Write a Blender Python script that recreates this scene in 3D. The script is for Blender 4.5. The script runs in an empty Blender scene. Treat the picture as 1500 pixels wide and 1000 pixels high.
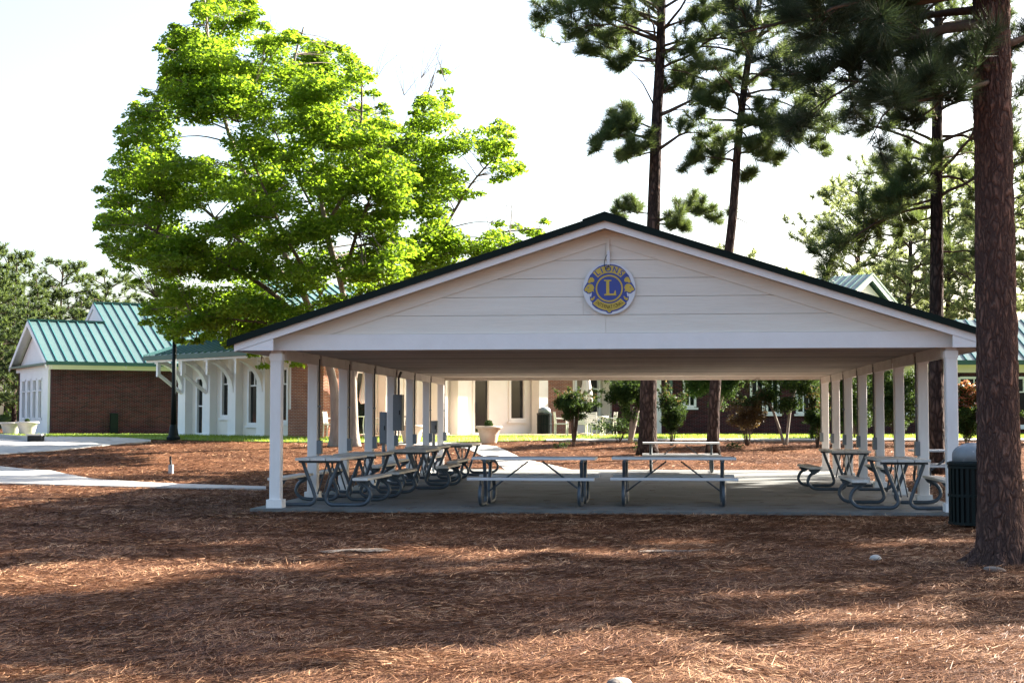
import bpy, math, random
import numpy as np
from mathutils import Vector, Matrix, noise as mnoise

# ------------------------------------------------------------------ camera, sky, sun, exposure
F = 2170.0; YAW = math.radians(5.79); PITCH = math.radians(2.955); H = 1.41
SUN_CAM = math.radians(31.0); SUN_EL = math.radians(29.0)
scene = bpy.context.scene
col = scene.collection
cam = bpy.data.objects.new('camera', bpy.data.cameras.new('camera'))
col.objects.link(cam)
cam.data.sensor_width = 36; cam.data.lens = 36 * F / 1500.0
cam.data.clip_start = 0.1; cam.data.clip_end = 6000
cam.location = (0, 0, H)
cam.rotation_euler = (math.pi / 2 + PITCH, 0, YAW)
scene.camera = cam
world = bpy.data.worlds.new('World'); scene.world = world; world.use_nodes = True
wn = world.node_tree.nodes; wl = world.node_tree.links
sky = wn.new('ShaderNodeTexSky'); sky.sky_type = 'NISHITA'; sky.sun_disc = False
sun_az = SUN_CAM + YAW                      # from +X towards +Y
sky.sun_elevation = SUN_EL; sky.sun_rotation = math.pi / 2 - sun_az
sky.air_density = 1.0; sky.dust_density = 3.5; sky.ozone_density = 1.0
bg = wn['Background']; bg.inputs['Strength'].default_value = 0.057
wl.new(sky.outputs[0], bg.inputs['Color'])
sd = bpy.data.lights.new('sun', 'SUN'); sd.energy = 5.0; sd.angle = math.radians(0.55); sd.color = (1.0, 0.93, 0.82)
sun = bpy.data.objects.new('sun', sd); col.objects.link(sun)
svec = Vector((math.cos(SUN_EL) * math.cos(sun_az), math.cos(SUN_EL) * math.sin(sun_az), math.sin(SUN_EL)))
sun.rotation_euler = svec.to_track_quat('Z', 'Y').to_euler(); sun.location = (30, 20, 30)
vs = scene.view_settings
vs.view_transform = 'Standard'; vs.look = 'None'; vs.gamma = 1.0; vs.use_curve_mapping = False
vs.exposure = 2.95
scene.cycles.max_bounces = 8; scene.cycles.transparent_max_bounces = 8

# ------------------------------------------------------------------ helpers
CA, SA = math.cos(YAW), math.sin(YAW)
def cw(rx, d, z=0.0):                        # metres right of / in front of the viewpoint -> world
    return Vector((rx * CA - d * SA, rx * SA + d * CA, z))
def P(px, py, d):
    z = H + d * math.tan(math.atan((500 - py) / F) + PITCH)
    do = d * math.cos(PITCH) + (z - H) * math.sin(PITCH)
    return cw((px - 750) / F * do, d, z)
def G(px, d):                                # ground point under a bearing
    rx = (px - 750) / F * d
    return cw(rx, d, hb(d))
def sstep(a, b, x):
    t = min(1, max(0, (x - a) / (b - a))); return t * t * (3 - 2 * t)
def hb(d):                                   # the ground climbs from the pavilion to the lawn
    return -0.05 + 0.05 * min(1, max(0, (d - 39) / 3)) + 0.69 * min(1, max(0, (d - 41) / 14.0)) ** 1.05
def depth(x, y): return -x * SA + y * CA
def gz(x, y): return hb(depth(x, y))

def tag(o, label=None, cat=None, group=None, kind=None):
    if label: o['label'] = label
    if cat: o['category'] = cat
    if group: o['group'] = group
    if kind: o['kind'] = kind
    return o
def empty(name, loc=(0, 0, 0), rz=0.0):
    o = bpy.data.objects.new(name, None); col.objects.link(o)
    o.location = loc; o.rotation_euler = (0, 0, rz); o.empty_display_size = 0.2
    return o
def inst(name, mesh, parent=None, loc=(0, 0, 0), rz=0.0, scale=None):
    o = bpy.data.objects.new(name, mesh); col.objects.link(o)
    o.location = loc; o.rotation_euler = (0, 0, rz)
    if scale is not None: o.scale = scale
    if parent: o.parent = parent
    return o
def copy_tree(o, parent=None):
    c = o.copy(); col.objects.link(c); c.parent = parent
    for ch in KIDS(o): copy_tree(ch, c)
    return c
def KIDS(o): return [c for c in bpy.data.objects if c.parent == o]

class MB:
    def __init__(s): s.v = []; s.f = []
    def quad(s, *pts):
        n = len(s.v); s.v += [tuple(p) for p in pts]; s.f.append(tuple(range(n, n + len(pts)))); return s
    def box(s, x0, x1, y0, y1, z0, z1):
        n = len(s.v)
        s.v += [(x0,y0,z0),(x1,y0,z0),(x1,y1,z0),(x0,y1,z0),(x0,y0,z1),(x1,y0,z1),(x1,y1,z1),(x0,y1,z1)]
        s.f += [tuple(n + i for i in q) for q in ((0,3,2,1),(4,5,6,7),(0,1,5,4),(1,2,6,5),(2,3,7,6),(3,0,4,7))]
        return s
    def cbox(s, x0, x1, y0, y1, z0, z1, c=0.008):       # box with chamfered long edges
        return s.prism([(y0+c,z0),(y1-c,z0),(y1,z0+c),(y1,z1-c),(y1-c,z1),(y0+c,z1),(y0,z1-c),(y0,z0+c)], x0, x1, 'x')
    def prism(s, poly, a, b, axis='y'):                 # poly in the plane across the axis
        n = len(s.v); k = len(poly)
        def mk(p, t):
            if axis == 'y': return (p[0], t, p[1])
            if axis == 'x': return (t, p[0], p[1])
            return (p[0], p[1], t)
        s.v += [mk(p, a) for p in poly] + [mk(p, b) for p in poly]
        s.f.append(tuple(range(n, n + k))); s.f.append(tuple(range(n + 2 * k - 1, n + k - 1, -1)))
        for i in range(k):
            j = (i + 1) % k; s.f.append((n + i, n + k + i, n + k + j, n + j))
        return s
    def tube(s, pts, r, n=8, caps=True):
        pts = [Vector(p) for p in pts]; m = len(pts)
        rs = r if isinstance(r, (list, tuple)) else [r] * m
        base = len(s.v); t0 = None; u = None
        for i in range(m):
            t = (pts[min(i + 1, m - 1)] - pts[max(i - 1, 0)])
            t = t.normalized() if t.length > 1e-9 else Vector((0, 0, 1))
            if u is None:
                u = t.cross(Vector((0, 0, 1)));
                if u.length < 1e-3: u = t.cross(Vector((1, 0, 0)))
            else:
                u = u - t * u.dot(t)
                if u.length < 1e-6: u = t.orthogonal()
            u.normalize(); w = t.cross(u)
            for k in range(n):
                a = 2 * math.pi * k / n
                s.v.append(tuple(pts[i] + (u * math.cos(a) + w * math.sin(a)) * rs[i]))
        for i in range(m - 1):
            for k in range(n):
                k2 = (k + 1) % n; b = base + i * n
                s.f.append((b + k, b + k2, b + n + k2, b + n + k))
        if caps:
            s.f.append(tuple(base + k for k in range(n - 1, -1, -1)))
            s.f.append(tuple(base + (m - 1) * n + k for k in range(n)))
        return s
    def lathe(s, prof, n=20, c=(0, 0, 0), caps=True):
        base = len(s.v); m = len(prof)
        for r, z in prof:
            for k in range(n):
                a = 2 * math.pi * k / n
                s.v.append((c[0] + r * math.cos(a), c[1] + r * math.sin(a), c[2] + z))
        for i in range(m - 1):
            for k in range(n):
                k2 = (k + 1) % n; b = base + i * n
                s.f.append((b + k, b + k2, b + n + k2, b + n + k))
        if caps:
            s.f.append(tuple(base + k for k in range(n - 1, -1, -1)))
            s.f.append(tuple(base + (m - 1) * n + k for k in range(n)))
        return s
    def mesh(s, name, m=None, smooth=False):
        me = bpy.data.meshes.new(name); me.from_pydata(s.v, [], s.f)
        if smooth:
            me.polygons.foreach_set('use_smooth', [True] * len(me.polygons))
        if m: me.materials.append(m)
        me.update(); return me
    def build(s, name, m, parent=None, loc=(0, 0, 0), rz=0.0, smooth=False):
        return inst(name, s.mesh(name, m, smooth), parent, loc, rz)
def build_fix(o):                                       # consistent outward normals
    import bmesh
    bm = bmesh.new(); bm.from_mesh(o.data); bmesh.ops.recalc_face_normals(bm, faces=bm.faces); bm.to_mesh(o.data); bm.free(); return o

def npmesh(name, V, k, m=None, smooth=False):           # V (N,k,3): N loose faces of k corners
    N = V.shape[0]; me = bpy.data.meshes.new(name)
    me.vertices.add(N * k); me.vertices.foreach_set('co', V.astype(np.float32).ravel())
    me.loops.add(N * k); me.loops.foreach_set('vertex_index', np.arange(N * k, dtype=np.int32))
    me.polygons.add(N); me.polygons.foreach_set('loop_start', np.arange(0, N * k, k, dtype=np.int32))
    me.update(calc_edges=True); me.validate()
    if m: me.materials.append(m)
    return me
def crom(pts, n=6):                                     # smooth path through points
    pts = [Vector(p) for p in pts]; out = []
    for i in range(len(pts) - 1):
        p0 = pts[max(i - 1, 0)]; p1 = pts[i]; p2 = pts[i + 1]; p3 = pts[min(i + 2, len(pts) - 1)]
        for k in range(n):
            t = k / n
            out.append(0.5 * ((2 * p1) + (p2 - p0) * t + (2 * p0 - 5 * p1 + 4 * p2 - p3) * t * t + (3 * p1 - p0 - 3 * p2 + p3) * t ** 3))
    out.append(pts[-1]); return out

# ------------------------------------------------------------------ materials
def new_mat(name):
    m = bpy.data.materials.new(name); m.use_nodes = True
    nt = m.node_tree; return m, nt, nt.nodes, nt.links, nt.nodes['Principled BSDF']
def ramp(nodes, stops):
    r = nodes.new('ShaderNodeValToRGB'); e = r.color_ramp.elements
    while len(e) > 1: e.remove(e[0])
    e[0].position = stops[0][0]; e[0].color = (*stops[0][1], 1)
    for p, c in stops[1:]:
        k = e.new(p); k.color = (*c, 1)
    return r
def mat(name, c0, c1=None, rough=0.7, scale=4.0, stretch=(1, 1, 1), bump=0.0, bscale=None, metal=0.0, spec=0.5, rand=0.0, wear=None):
    m, nt, N, L, b = new_mat(name)
    b.inputs['Roughness'].default_value = rough; b.inputs['Metallic'].default_value = metal
    b.inputs['Specular IOR Level'].default_value = spec
    c1 = c1 or tuple(c * 0.8 for c in c0)
    tc = N.new('ShaderNodeTexCoord'); mp = N.new('ShaderNodeMapping'); mp.inputs['Scale'].default_value = stretch
    L.new(tc.outputs['Object'], mp.inputs[0])
    nz = N.new('ShaderNodeTexNoise'); nz.inputs['Scale'].default_value = scale; nz.inputs['Detail'].default_value = 8; nz.inputs['Roughness'].default_value = 0.65
    L.new(mp.outputs[0], nz.inputs['Vector'])
    r = ramp(N, [(0.3, c1), (0.68, c0)]); L.new(nz.outputs['Fac'], r.inputs[0])
    out = r.outputs[0]
    if wear:
        nw = N.new('ShaderNodeTexNoise'); nw.inputs['Scale'].default_value = wear[1]; nw.inputs['Detail'].default_value = 10
        L.new(mp.outputs[0], nw.inputs['Vector'])
        rw = ramp(N, [(wear[2], (0, 0, 0)), (wear[2] + 0.12, (1, 1, 1))]); L.new(nw.outputs['Fac'], rw.inputs[0])
        mx = N.new('ShaderNodeMix'); mx.data_type = 'RGBA'; L.new(rw.outputs[0], mx.inputs[0]); L.new(out, mx.inputs[6]); mx.inputs[7].default_value = (*wear[0], 1)
        out = mx.outputs[2]
    if rand:
        oi = N.new('ShaderNodeObjectInfo'); hs = N.new('ShaderNodeHueSaturation')
        mr = N.new('ShaderNodeMapRange'); mr.inputs[3].default_value = 1 - rand; mr.inputs[4].default_value = 1 + rand
        L.new(oi.outputs['Random'], mr.inputs[0]); L.new(mr.outputs[0], hs.inputs['Value']); L.new(out, hs.inputs['Color']); out = hs.outputs[0]
    L.new(out, b.inputs['Base Color'])
    if bump:
        nb = N.new('ShaderNodeTexNoise'); nb.inputs['Scale'].default_value = bscale or scale * 3; nb.inputs['Detail'].default_value = 8
        L.new(mp.outputs[0], nb.inputs['Vector'])
        bp = N.new('ShaderNodeBump'); bp.inputs['Strength'].default_value = bump; bp.inputs['Distance'].default_value = 0.02
        L.new(nb.outputs['Fac'], bp.inputs['Height']); L.new(bp.outputs[0], b.inputs['Normal'])
    return m
def leaf_mat(name, dark, light, trans, tfac=0.45, rough=0.5, nscale=0.6, spec=0.3):
    m, nt, N, L, b = new_mat(name)
    geo = N.new('ShaderNodeNewGeometry'); tc = N.new('ShaderNodeTexCoord')
    nz = N.new('ShaderNodeTexNoise'); nz.inputs['Scale'].default_value = nscale; nz.inputs['Detail'].default_value = 3
    L.new(tc.outputs['Object'], nz.inputs['Vector'])
    ad = N.new('ShaderNodeMath'); ad.operation = 'MULTIPLY_ADD'; ad.inputs[1].default_value = 0.55; L.new(geo.outputs['Random Per Island'], ad.inputs[0])
    ml = N.new('ShaderNodeMath'); ml.operation = 'MULTIPLY'; ml.inputs[1].default_value = 0.45; L.new(nz.outputs['Fac'], ml.inputs[0]); L.new(ml.outputs[0], ad.inputs[2])
    r = ramp(N, [(0.1, dark), (0.8, light)]); L.new(ad.outputs[0], r.inputs[0])
    L.new(r.outputs[0], b.inputs['Base Color']); b.inputs['Roughness'].default_value = rough; b.inputs['Specular IOR Level'].default_value = spec
    tr = N.new('ShaderNodeBsdfTranslucent'); 
    mt = N.new('ShaderNodeMix'); mt.data_type = 'RGBA'; mt.blend_type = 'MULTIPLY'; mt.inputs[0].default_value = 0.45
    mt.inputs[6].default_value = (*trans, 1)
    rr = ramp(N, [(0.1, (0.45, 0.45, 0.45)), (0.8, (1, 1, 1))]); L.new(ad.outputs[0], rr.inputs[0]); L.new(rr.outputs[0], mt.inputs[7])
    L.new(mt.outputs[2], tr.inputs['Color'])
    mx = N.new('ShaderNodeMixShader'); mx.inputs[0].default_value = tfac
    L.new(b.outputs[0], mx.inputs[1]); L.new(tr.outputs[0], mx.inputs[2]); L.new(mx.outputs[0], N['Material Output'].inputs['Surface'])
    return m
def brick_mat(name, b1, b2, mortar):
    m, nt, N, L, b = new_mat(name)
    tc = N.new('ShaderNodeTexCoord'); sp = N.new('ShaderNodeSeparateXYZ'); L.new(tc.outputs['Object'], sp.inputs[0])
    ad = N.new('ShaderNodeMath'); ad.operation = 'ADD'; L.new(sp.outputs[0], ad.inputs[0]); L.new(sp.outputs[1], ad.inputs[1])
    cb = N.new('ShaderNodeCombineXYZ'); L.new(ad.outputs[0], cb.inputs[0]); L.new(sp.outputs[2], cb.inputs[1])
    bt = N.new('ShaderNodeTexBrick'); L.new(cb.outputs[0], bt.inputs['Vector'])
    bt.inputs['Scale'].default_value = 1.0; bt.inputs['Brick Width'].default_value = 0.215; bt.inputs['Row Height'].default_value = 0.057
    bt.inputs['Mortar Size'].default_value = 0.010; bt.inputs['Mortar Smooth'].default_value = 0.2; bt.inputs['Bias'].default_value = 0.1
    bt.inputs['Color1'].default_value = (*b1, 1); bt.inputs['Color2'].default_value = (*b2, 1); bt.inputs['Mortar'].default_value = (*mortar, 1)
    nz = N.new('ShaderNodeTexNoise'); nz.inputs['Scale'].default_value = 1.7; nz.inputs['Detail'].default_value = 6; L.new(tc.outputs['Object'], nz.inputs['Vector'])
    r = ramp(N, [(0.3, (0.7, 0.7, 0.7)), (0.7, (1.1, 1.08, 1.05))]); L.new(nz.outputs['Fac'], r.inputs[0])
    mx = N.new('ShaderNodeMix'); mx.data_type = 'RGBA'; mx.blend_type = 'MULTIPLY'; mx.inputs[0].default_value = 1
    L.new(bt.outputs['Color'], mx.inputs[6]); L.new(r.outputs[0], mx.inputs[7]); L.new(mx.outputs[2], b.inputs['Base Color'])
    b.inputs['Roughness'].default_value = 0.9; b.inputs['Specular IOR Level'].default_value = 0.08
    bp = N.new('ShaderNodeBump'); bp.invert = True; bp.inputs['Strength'].default_value = 0.7; bp.inputs['Distance'].default_value = 0.01
    L.new(bt.outputs['Fac'], bp.inputs['Height']); L.new(bp.outputs[0], b.inputs['Normal'])
    return m
def bark_mat(name, plate, plate2, crack, scale=9.0, zs=0.45, bump=1.0):
    m, nt, N, L, b = new_mat(name)
    tc = N.new('ShaderNodeTexCoord'); mp = N.new('ShaderNodeMapping'); mp.inputs['Scale'].default_value = (1, 1, zs); L.new(tc.outputs['Object'], mp.inputs[0])
    nw = N.new('ShaderNodeTexNoise'); nw.inputs['Scale'].default_value = scale * 0.7; nw.inputs['Detail'].default_value = 4; L.new(mp.outputs[0], nw.inputs['Vector'])
    va = N.new('ShaderNodeVectorMath'); va.operation = 'MULTIPLY_ADD'; va.inputs[1].default_value = (0.17, 0.17, 0.17); L.new(nw.outputs['Color'], va.inputs[0]); L.new(mp.outputs[0], va.inputs[2])
    vo = N.new('ShaderNodeTexVoronoi'); vo.feature = 'DISTANCE_TO_EDGE'; vo.inputs['Scale'].default_value = scale; L.new(va.outputs[0], vo.inputs['Vector'])
    vc = N.new('ShaderNodeTexVoronoi'); vc.inputs['Scale'].default_value = scale; L.new(va.outputs[0], vc.inputs['Vector'])
    sep = N.new('ShaderNodeSeparateColor'); L.new(vc.outputs['Color'], sep.inputs[0])
    nz = N.new('ShaderNodeTexNoise'); nz.inputs['Scale'].default_value = scale * 3; nz.inputs['Detail'].default_value = 8; L.new(mp.outputs[0], nz.inputs['Vector'])
    av = N.new('ShaderNodeMath'); av.operation = 'MULTIPLY_ADD'; av.inputs[1].default_value = 0.6; L.new(sep.outputs[0], av.inputs[0]); 
    nh = N.new('ShaderNodeMath'); nh.operation = 'MULTIPLY'; nh.inputs[1].default_value = 0.45; L.new(nz.outputs['Fac'], nh.inputs[0]); L.new(nh.outputs[0], av.inputs[2])
    r = ramp(N, [(0.15, plate2), (0.75, plate)]); L.new(av.outputs[0], r.inputs[0])
    re = ramp(N, [(0.0, (0, 0, 0)), (0.34, (1, 1, 1))]); L.new(vo.outputs['Distance'], re.inputs[0])
    mx = N.new('ShaderNodeMix'); mx.data_type = 'RGBA'; L.new(re.outputs[0], mx.inputs[0]); mx.inputs[6].default_value = (*crack, 1); L.new(r.outputs[0], mx.inputs[7])
    L.new(mx.outputs[2], b.inputs['Base Color']); b.inputs['Roughness'].default_value = 0.95; b.inputs['Specular IOR Level'].default_value = 0.05
    hh = N.new('ShaderNodeMath'); hh.operation = 'MULTIPLY_ADD'; hh.inputs[1].default_value = 0.35; L.new(nz.outputs['Fac'], hh.inputs[0]); L.new(re.outputs[0], hh.inputs[2])
    bp = N.new('ShaderNodeBump'); bp.inputs['Strength'].default_value = bump; bp.inputs['Distance'].default_value = 0.03
    L.new(hh.outputs[0], bp.inputs['Height']); L.new(bp.outputs[0], b.inputs['Normal'])
    return m
def straw_mat(name):
    m, nt, N, L, b = new_mat(name)
    geo = N.new('ShaderNodeNewGeometry'); tc = N.new('ShaderNodeTexCoord')
    r = ramp(N, [(0.0, (0.03, 0.011, 0.006)), (0.35, (0.082, 0.031, 0.014)), (0.65, (0.205, 0.099, 0.051)), (0.88, (0.45, 0.25, 0.135)), (1.0, (0.60, 0.41, 0.25))])
    nz = N.new('ShaderNodeTexNoise'); nz.inputs['Scale'].default_value = 0.9; nz.inputs['Detail'].default_value = 4; L.new(tc.outputs['Object'], nz.inputs['Vector'])
    a = N.new('ShaderNodeMath'); a.operation = 'MULTIPLY_ADD'; a.inputs[1].default_value = 0.8; L.new(geo.outputs['Random Per Island'], a.inputs[0])
    m2 = N.new('ShaderNodeMath'); m2.operation = 'MULTIPLY_ADD'; m2.inputs[1].default_value = 0.7; m2.inputs[2].default_value = -0.25; L.new(nz.outputs['Fac'], m2.inputs[0]); L.new(m2.outputs[0], a.inputs[2])
    L.new(a.outputs[0], r.inputs[0]); L.new(r.outputs[0], b.inputs['Base Color'])
    b.inputs['Roughness'].default_value = 0.6; b.inputs['Specular IOR Level'].default_value = 0.12
    return m
def ground_mat():
    m, nt, N, L, b = new_mat('pine_straw_floor')
    tc = N.new('ShaderNodeTexCoord')
    mp = N.new('ShaderNodeMapping'); mp.inputs['Scale'].default_value = (1.0, 1.6, 1); L.new(tc.outputs['Object'], mp.inputs[0])
    n1 = N.new('ShaderNodeTexNoise'); n1.inputs['Scale'].default_value = 22; n1.inputs['Detail'].default_value = 10; n1.inputs['Roughness'].default_value = 0.75; n1.inputs['Distortion'].default_value = 1.2
    L.new(mp.outputs[0], n1.inputs['Vector'])
    n2 = N.new('ShaderNodeTexNoise'); n2.inputs['Scale'].default_value = 0.55; n2.inputs['Detail'].default_value = 6; L.new(tc.outputs['Object'], n2.inputs['Vector'])
    mx = N.new('ShaderNodeMath'); mx.operation = 'MULTIPLY_ADD'; mx.inputs[1].default_value = 0.5; L.new(n2.outputs['Fac'], mx.inputs[0])
    ml = N.new('ShaderNodeMath'); ml.operation = 'MULTIPLY'; ml.inputs[1].default_value = 0.5; L.new(n1.outputs['Fac'], ml.inputs[0]); L.new(ml.outputs[0], mx.inputs[2])
    r = ramp(N, [(0.32, (0.028, 0.012, 0.0065)), (0.5, (0.085, 0.036, 0.018)), (0.66, (0.20, 0.092, 0.045))]); L.new(mx.outputs[0], r.inputs[0])
    L.new(r.outputs[0], b.inputs['Base Color']); b.inputs['Roughness'].default_value = 0.95; b.inputs['Specular IOR Level'].default_value = 0.05
    bp = N.new('ShaderNodeBump'); bp.inputs['Strength'].default_value = 0.9; bp.inputs['Distance'].default_value = 0.05
    L.new(n1.outputs['Fac'], bp.inputs['Height']); L.new(bp.outputs[0], b.inputs['Normal'])
    return m
def glass_mat():
    m, nt, N, L, b = new_mat('dark_window_glass')
    b.inputs['Base Color'].default_value = (0.006, 0.009, 0.011, 1); b.inputs['Roughness'].default_value = 0.05; b.inputs['Specular IOR Level'].default_value = 0.5
    tc = N.new('ShaderNodeTexCoord'); nz = N.new('ShaderNodeTexNoise'); nz.inputs['Scale'].default_value = 0.8; L.new(tc.outputs['Object'], nz.inputs['Vector'])
    bp = N.new('ShaderNodeBump'); bp.inputs['Strength'].default_value = 0.05; bp.inputs['Distance'].default_value = 0.05; L.new(nz.outputs['Fac'], bp.inputs['Height']); L.new(bp.outputs[0], b.inputs['Normal'])
    return m

M = {}
M['siding'] = mat('painted_siding', (0.775, 0.75, 0.68), (0.70, 0.665, 0.595), 0.6, 1.3, (0.6, 1, 5), 0.25, 9, rand=0.03, wear=((0.45, 0.38, 0.32), 2.6, 0.68))
M['trim'] = mat('white_trim_paint', (0.82, 0.815, 0.81), (0.75, 0.74, 0.73), 0.5, 2.0, (1, 1, 1), 0.12, 12, wear=((0.5, 0.46, 0.42), 4.0, 0.70))
M['post'] = mat('post_paint', (0.80, 0.785, 0.765), (0.70, 0.67, 0.64), 0.55, 3.0, (1, 1, 0.35), 0.15, 10, rand=0.03, wear=((0.46, 0.40, 0.34), 5.0, 0.66))
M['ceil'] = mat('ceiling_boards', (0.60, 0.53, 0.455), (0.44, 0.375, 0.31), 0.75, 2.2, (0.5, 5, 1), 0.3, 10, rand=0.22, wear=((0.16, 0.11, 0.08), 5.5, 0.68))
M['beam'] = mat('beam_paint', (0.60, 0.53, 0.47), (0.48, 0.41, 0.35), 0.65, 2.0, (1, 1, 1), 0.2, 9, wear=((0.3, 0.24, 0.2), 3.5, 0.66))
M['roofdark'] = mat('dark_green_metal', (0.004, 0.013, 0.010), (0.003, 0.009, 0.008), 0.5, 2.0, metal=0.0, spec=0.12)
M['roofteal'] = mat('teal_roof_metal', (0.078, 0.128, 0.120), (0.062, 0.108, 0.104), 0.42, 0.8, (1, 1, 1), 0.05, 3, spec=0.5, rand=0.06)
M['seam'] = mat('teal_roof_seam', (0.035, 0.135, 0.13), (0.03, 0.11, 0.11), 0.4, 1.5)
M['gutter'] = mat('green_gutter', (0.03, 0.10, 0.08), (0.025, 0.08, 0.065), 0.4, 2.0)
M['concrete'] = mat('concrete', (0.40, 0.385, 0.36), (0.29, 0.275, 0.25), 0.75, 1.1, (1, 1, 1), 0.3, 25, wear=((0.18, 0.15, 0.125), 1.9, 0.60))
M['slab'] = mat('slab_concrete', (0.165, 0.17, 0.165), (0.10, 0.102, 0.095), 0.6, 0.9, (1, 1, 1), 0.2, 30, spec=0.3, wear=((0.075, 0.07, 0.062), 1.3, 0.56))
M['galv'] = mat('galvanised_tube', (0.085, 0.105, 0.125), (0.05, 0.064, 0.078), 0.45, 5.0, spec=0.4, metal=0.35, bump=0.05)
M['plank'] = mat('grey_plank', (0.66, 0.67, 0.69), (0.54, 0.54, 0.545), 0.5, 3.0, (0.5, 6, 6), 0.2, 12, rand=0.08, wear=((0.28, 0.23, 0.18), 2.0, 0.60))
M['plankwarm'] = mat('weathered_plank', (0.66, 0.64, 0.60), (0.50, 0.465, 0.41), 0.6, 3.0, (0.5, 6, 6), 0.2, 12, rand=0.10, wear=((0.24, 0.18, 0.13), 2.2, 0.58))
M['brick'] = brick_mat('red_brick', (0.088, 0.015, 0.017), (0.026, 0.008, 0.011), (0.10, 0.075, 0.08))
M['brickwarm'] = brick_mat('orange_brick', (0.36, 0.12, 0.06), (0.25, 0.075, 0.045), (0.42, 0.34, 0.28))
M['white'] = mat('white_paint', (0.80, 0.80, 0.80), (0.74, 0.74, 0.74), 0.5, 1.5)
M['cream'] = mat('cream_paint', (0.80, 0.75, 0.68), (0.74, 0.685, 0.61), 0.55, 1.2)
M['glass'] = glass_mat()
M['bark'] = bark_mat('pine_bark', (0.185, 0.108, 0.082), (0.095, 0.059, 0.05), (0.058, 0.038, 0.034), 17.0, 0.33)
M['barkfar'] = bark_mat('pine_bark_far', (0.095, 0.066, 0.056), (0.052, 0.037, 0.033), (0.02, 0.015, 0.014), 9.0, 0.35)
M['barkgrey'] = mat('grey_bark', (0.30, 0.255, 0.21), (0.16, 0.13, 0.105), 0.9, 5.0, (1, 1, 0.3), 0.7, 14)
M['twig'] = mat('branch_bark', (0.10, 0.072, 0.056), (0.055, 0.04, 0.032), 0.95, 8.0, bump=0.4, spec=0.05)
M['mtwig'] = mat('maple_branch_bark', (0.15, 0.115, 0.085), (0.085, 0.062, 0.045), 0.9, 8.0, bump=0.4)
M['needle'] = leaf_mat('pine_needles', (0.018, 0.04, 0.020), (0.055, 0.095, 0.035), (0.20, 0.27, 0.06), 0.30, 0.45, 0.8)
M['needlenear'] = leaf_mat('pine_needles_near', (0.010, 0.024, 0.016), (0.03, 0.055, 0.028), (0.10, 0.15, 0.05), 0.22, 0.55, 0.9)
M['needlefar'] = leaf_mat('pine_needles_far', (0.011, 0.028, 0.010), (0.042, 0.075, 0.022), (0.16, 0.22, 0.05), 0.3, 0.5, 0.35)
M['needlebacklit'] = leaf_mat('backlit_pine_needles', (0.045, 0.075, 0.032), (0.14, 0.18, 0.075), (0.36, 0.42, 0.14), 0.4, 0.5, 0.35)  # lighter copy of the far needles: backlit glow and haze put into the colour
M['maple'] = leaf_mat('maple_leaves', (0.022, 0.068, 0.008), (0.085, 0.165, 0.018), (0.31, 0.48, 0.025), 0.5, 0.45, 0.9)
M['shrub'] = leaf_mat('shrub_leaves', (0.008, 0.022, 0.008), (0.03, 0.06, 0.018), (0.10, 0.16, 0.03), 0.25, 0.6, 2.0, 0.08)
M['bronze'] = leaf_mat('bronze_leaves', (0.022, 0.024, 0.010), (0.085, 0.05, 0.02), (0.22, 0.14, 0.045), 0.3, 0.5, 2.0)
M['redtip'] = leaf_mat('red_tip_leaves', (0.12, 0.03, 0.02), (0.36, 0.09, 0.05), (0.55, 0.22, 0.08), 0.35, 0.4, 2.0)
M['deciduous'] = leaf_mat('far_leaves', (0.05, 0.075, 0.02), (0.17, 0.19, 0.05), (0.4, 0.42, 0.08), 0.4, 0.5, 0.5)
M['grass'] = leaf_mat('grass_blades', (0.075, 0.14, 0.018), (0.20, 0.29, 0.04), (0.4, 0.5, 0.06), 0.4, 0.5, 0.7)
M['turf'] = mat('turf', (0.15, 0.225, 0.036), (0.10, 0.165, 0.025), 0.9, 1.5, bump=0.6, bscale=30)
M['straw'] = straw_mat('pine_straw_needles')
M['ground'] = ground_mat()
M['greenmetal'] = mat('dark_green_steel', (0.005, 0.012, 0.012), (0.003, 0.008, 0.008), 0.5, 6.0, spec=0.15)
M['black'] = mat('black_metal', (0.010, 0.011, 0.012), (0.007, 0.007, 0.008), 0.5, 6.0, spec=0.2)
M['lid'] = mat('grey_plastic_lid', (0.20, 0.225, 0.24), (0.15, 0.17, 0.18), 0.5, 9.0, bump=0.1, wear=((0.48, 0.48, 0.47), 11.0, 0.60))
M['boxgrey'] = mat('grey_electrical_enamel', (0.16, 0.185, 0.205), (0.12, 0.14, 0.155), 0.45, 3.0)
M['conduit'] = mat('dark_conduit', (0.075, 0.07, 0.065), (0.05, 0.046, 0.042), 0.5, 5.0)
M['pot'] = mat('cast_stone', (0.56, 0.45, 0.34), (0.46, 0.36, 0.265), 0.8, 5.0, bump=0.2)
M['potgrey'] = mat('grey_cast_stone', (0.38, 0.36, 0.33), (0.3, 0.28, 0.255), 0.8, 5.0, bump=0.2)
M['soil'] = mat('soil', (0.06, 0.04, 0.028), (0.03, 0.02, 0.014), 0.95, 20, bump=0.5)
M['umbrella'] = mat('umbrella_canvas', (0.68, 0.60, 0.56), (0.60, 0.52, 0.48), 0.85, 3.0, bump=0.1)
M['patio'] = mat('white_patio_metal', (0.72, 0.68, 0.62), (0.64, 0.60, 0.54), 0.4, 4.0)
M['paver'] = mat('brick_paving', (0.30, 0.19, 0.14), (0.22, 0.135, 0.10), 0.85, 6.0, bump=0.3)
M['signwhite'] = mat('sign_white', (0.66, 0.69, 0.74), (0.62, 0.65, 0.70), 0.45, 3.0)
M['signblue'] = mat('sign_blue', (0.028, 0.060, 0.30), (0.024, 0.052, 0.25), 0.45, 5.0)
M['signgold'] = mat('sign_gold', (0.56, 0.41, 0.055), (0.48, 0.35, 0.05), 0.45, 5.0)
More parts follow.
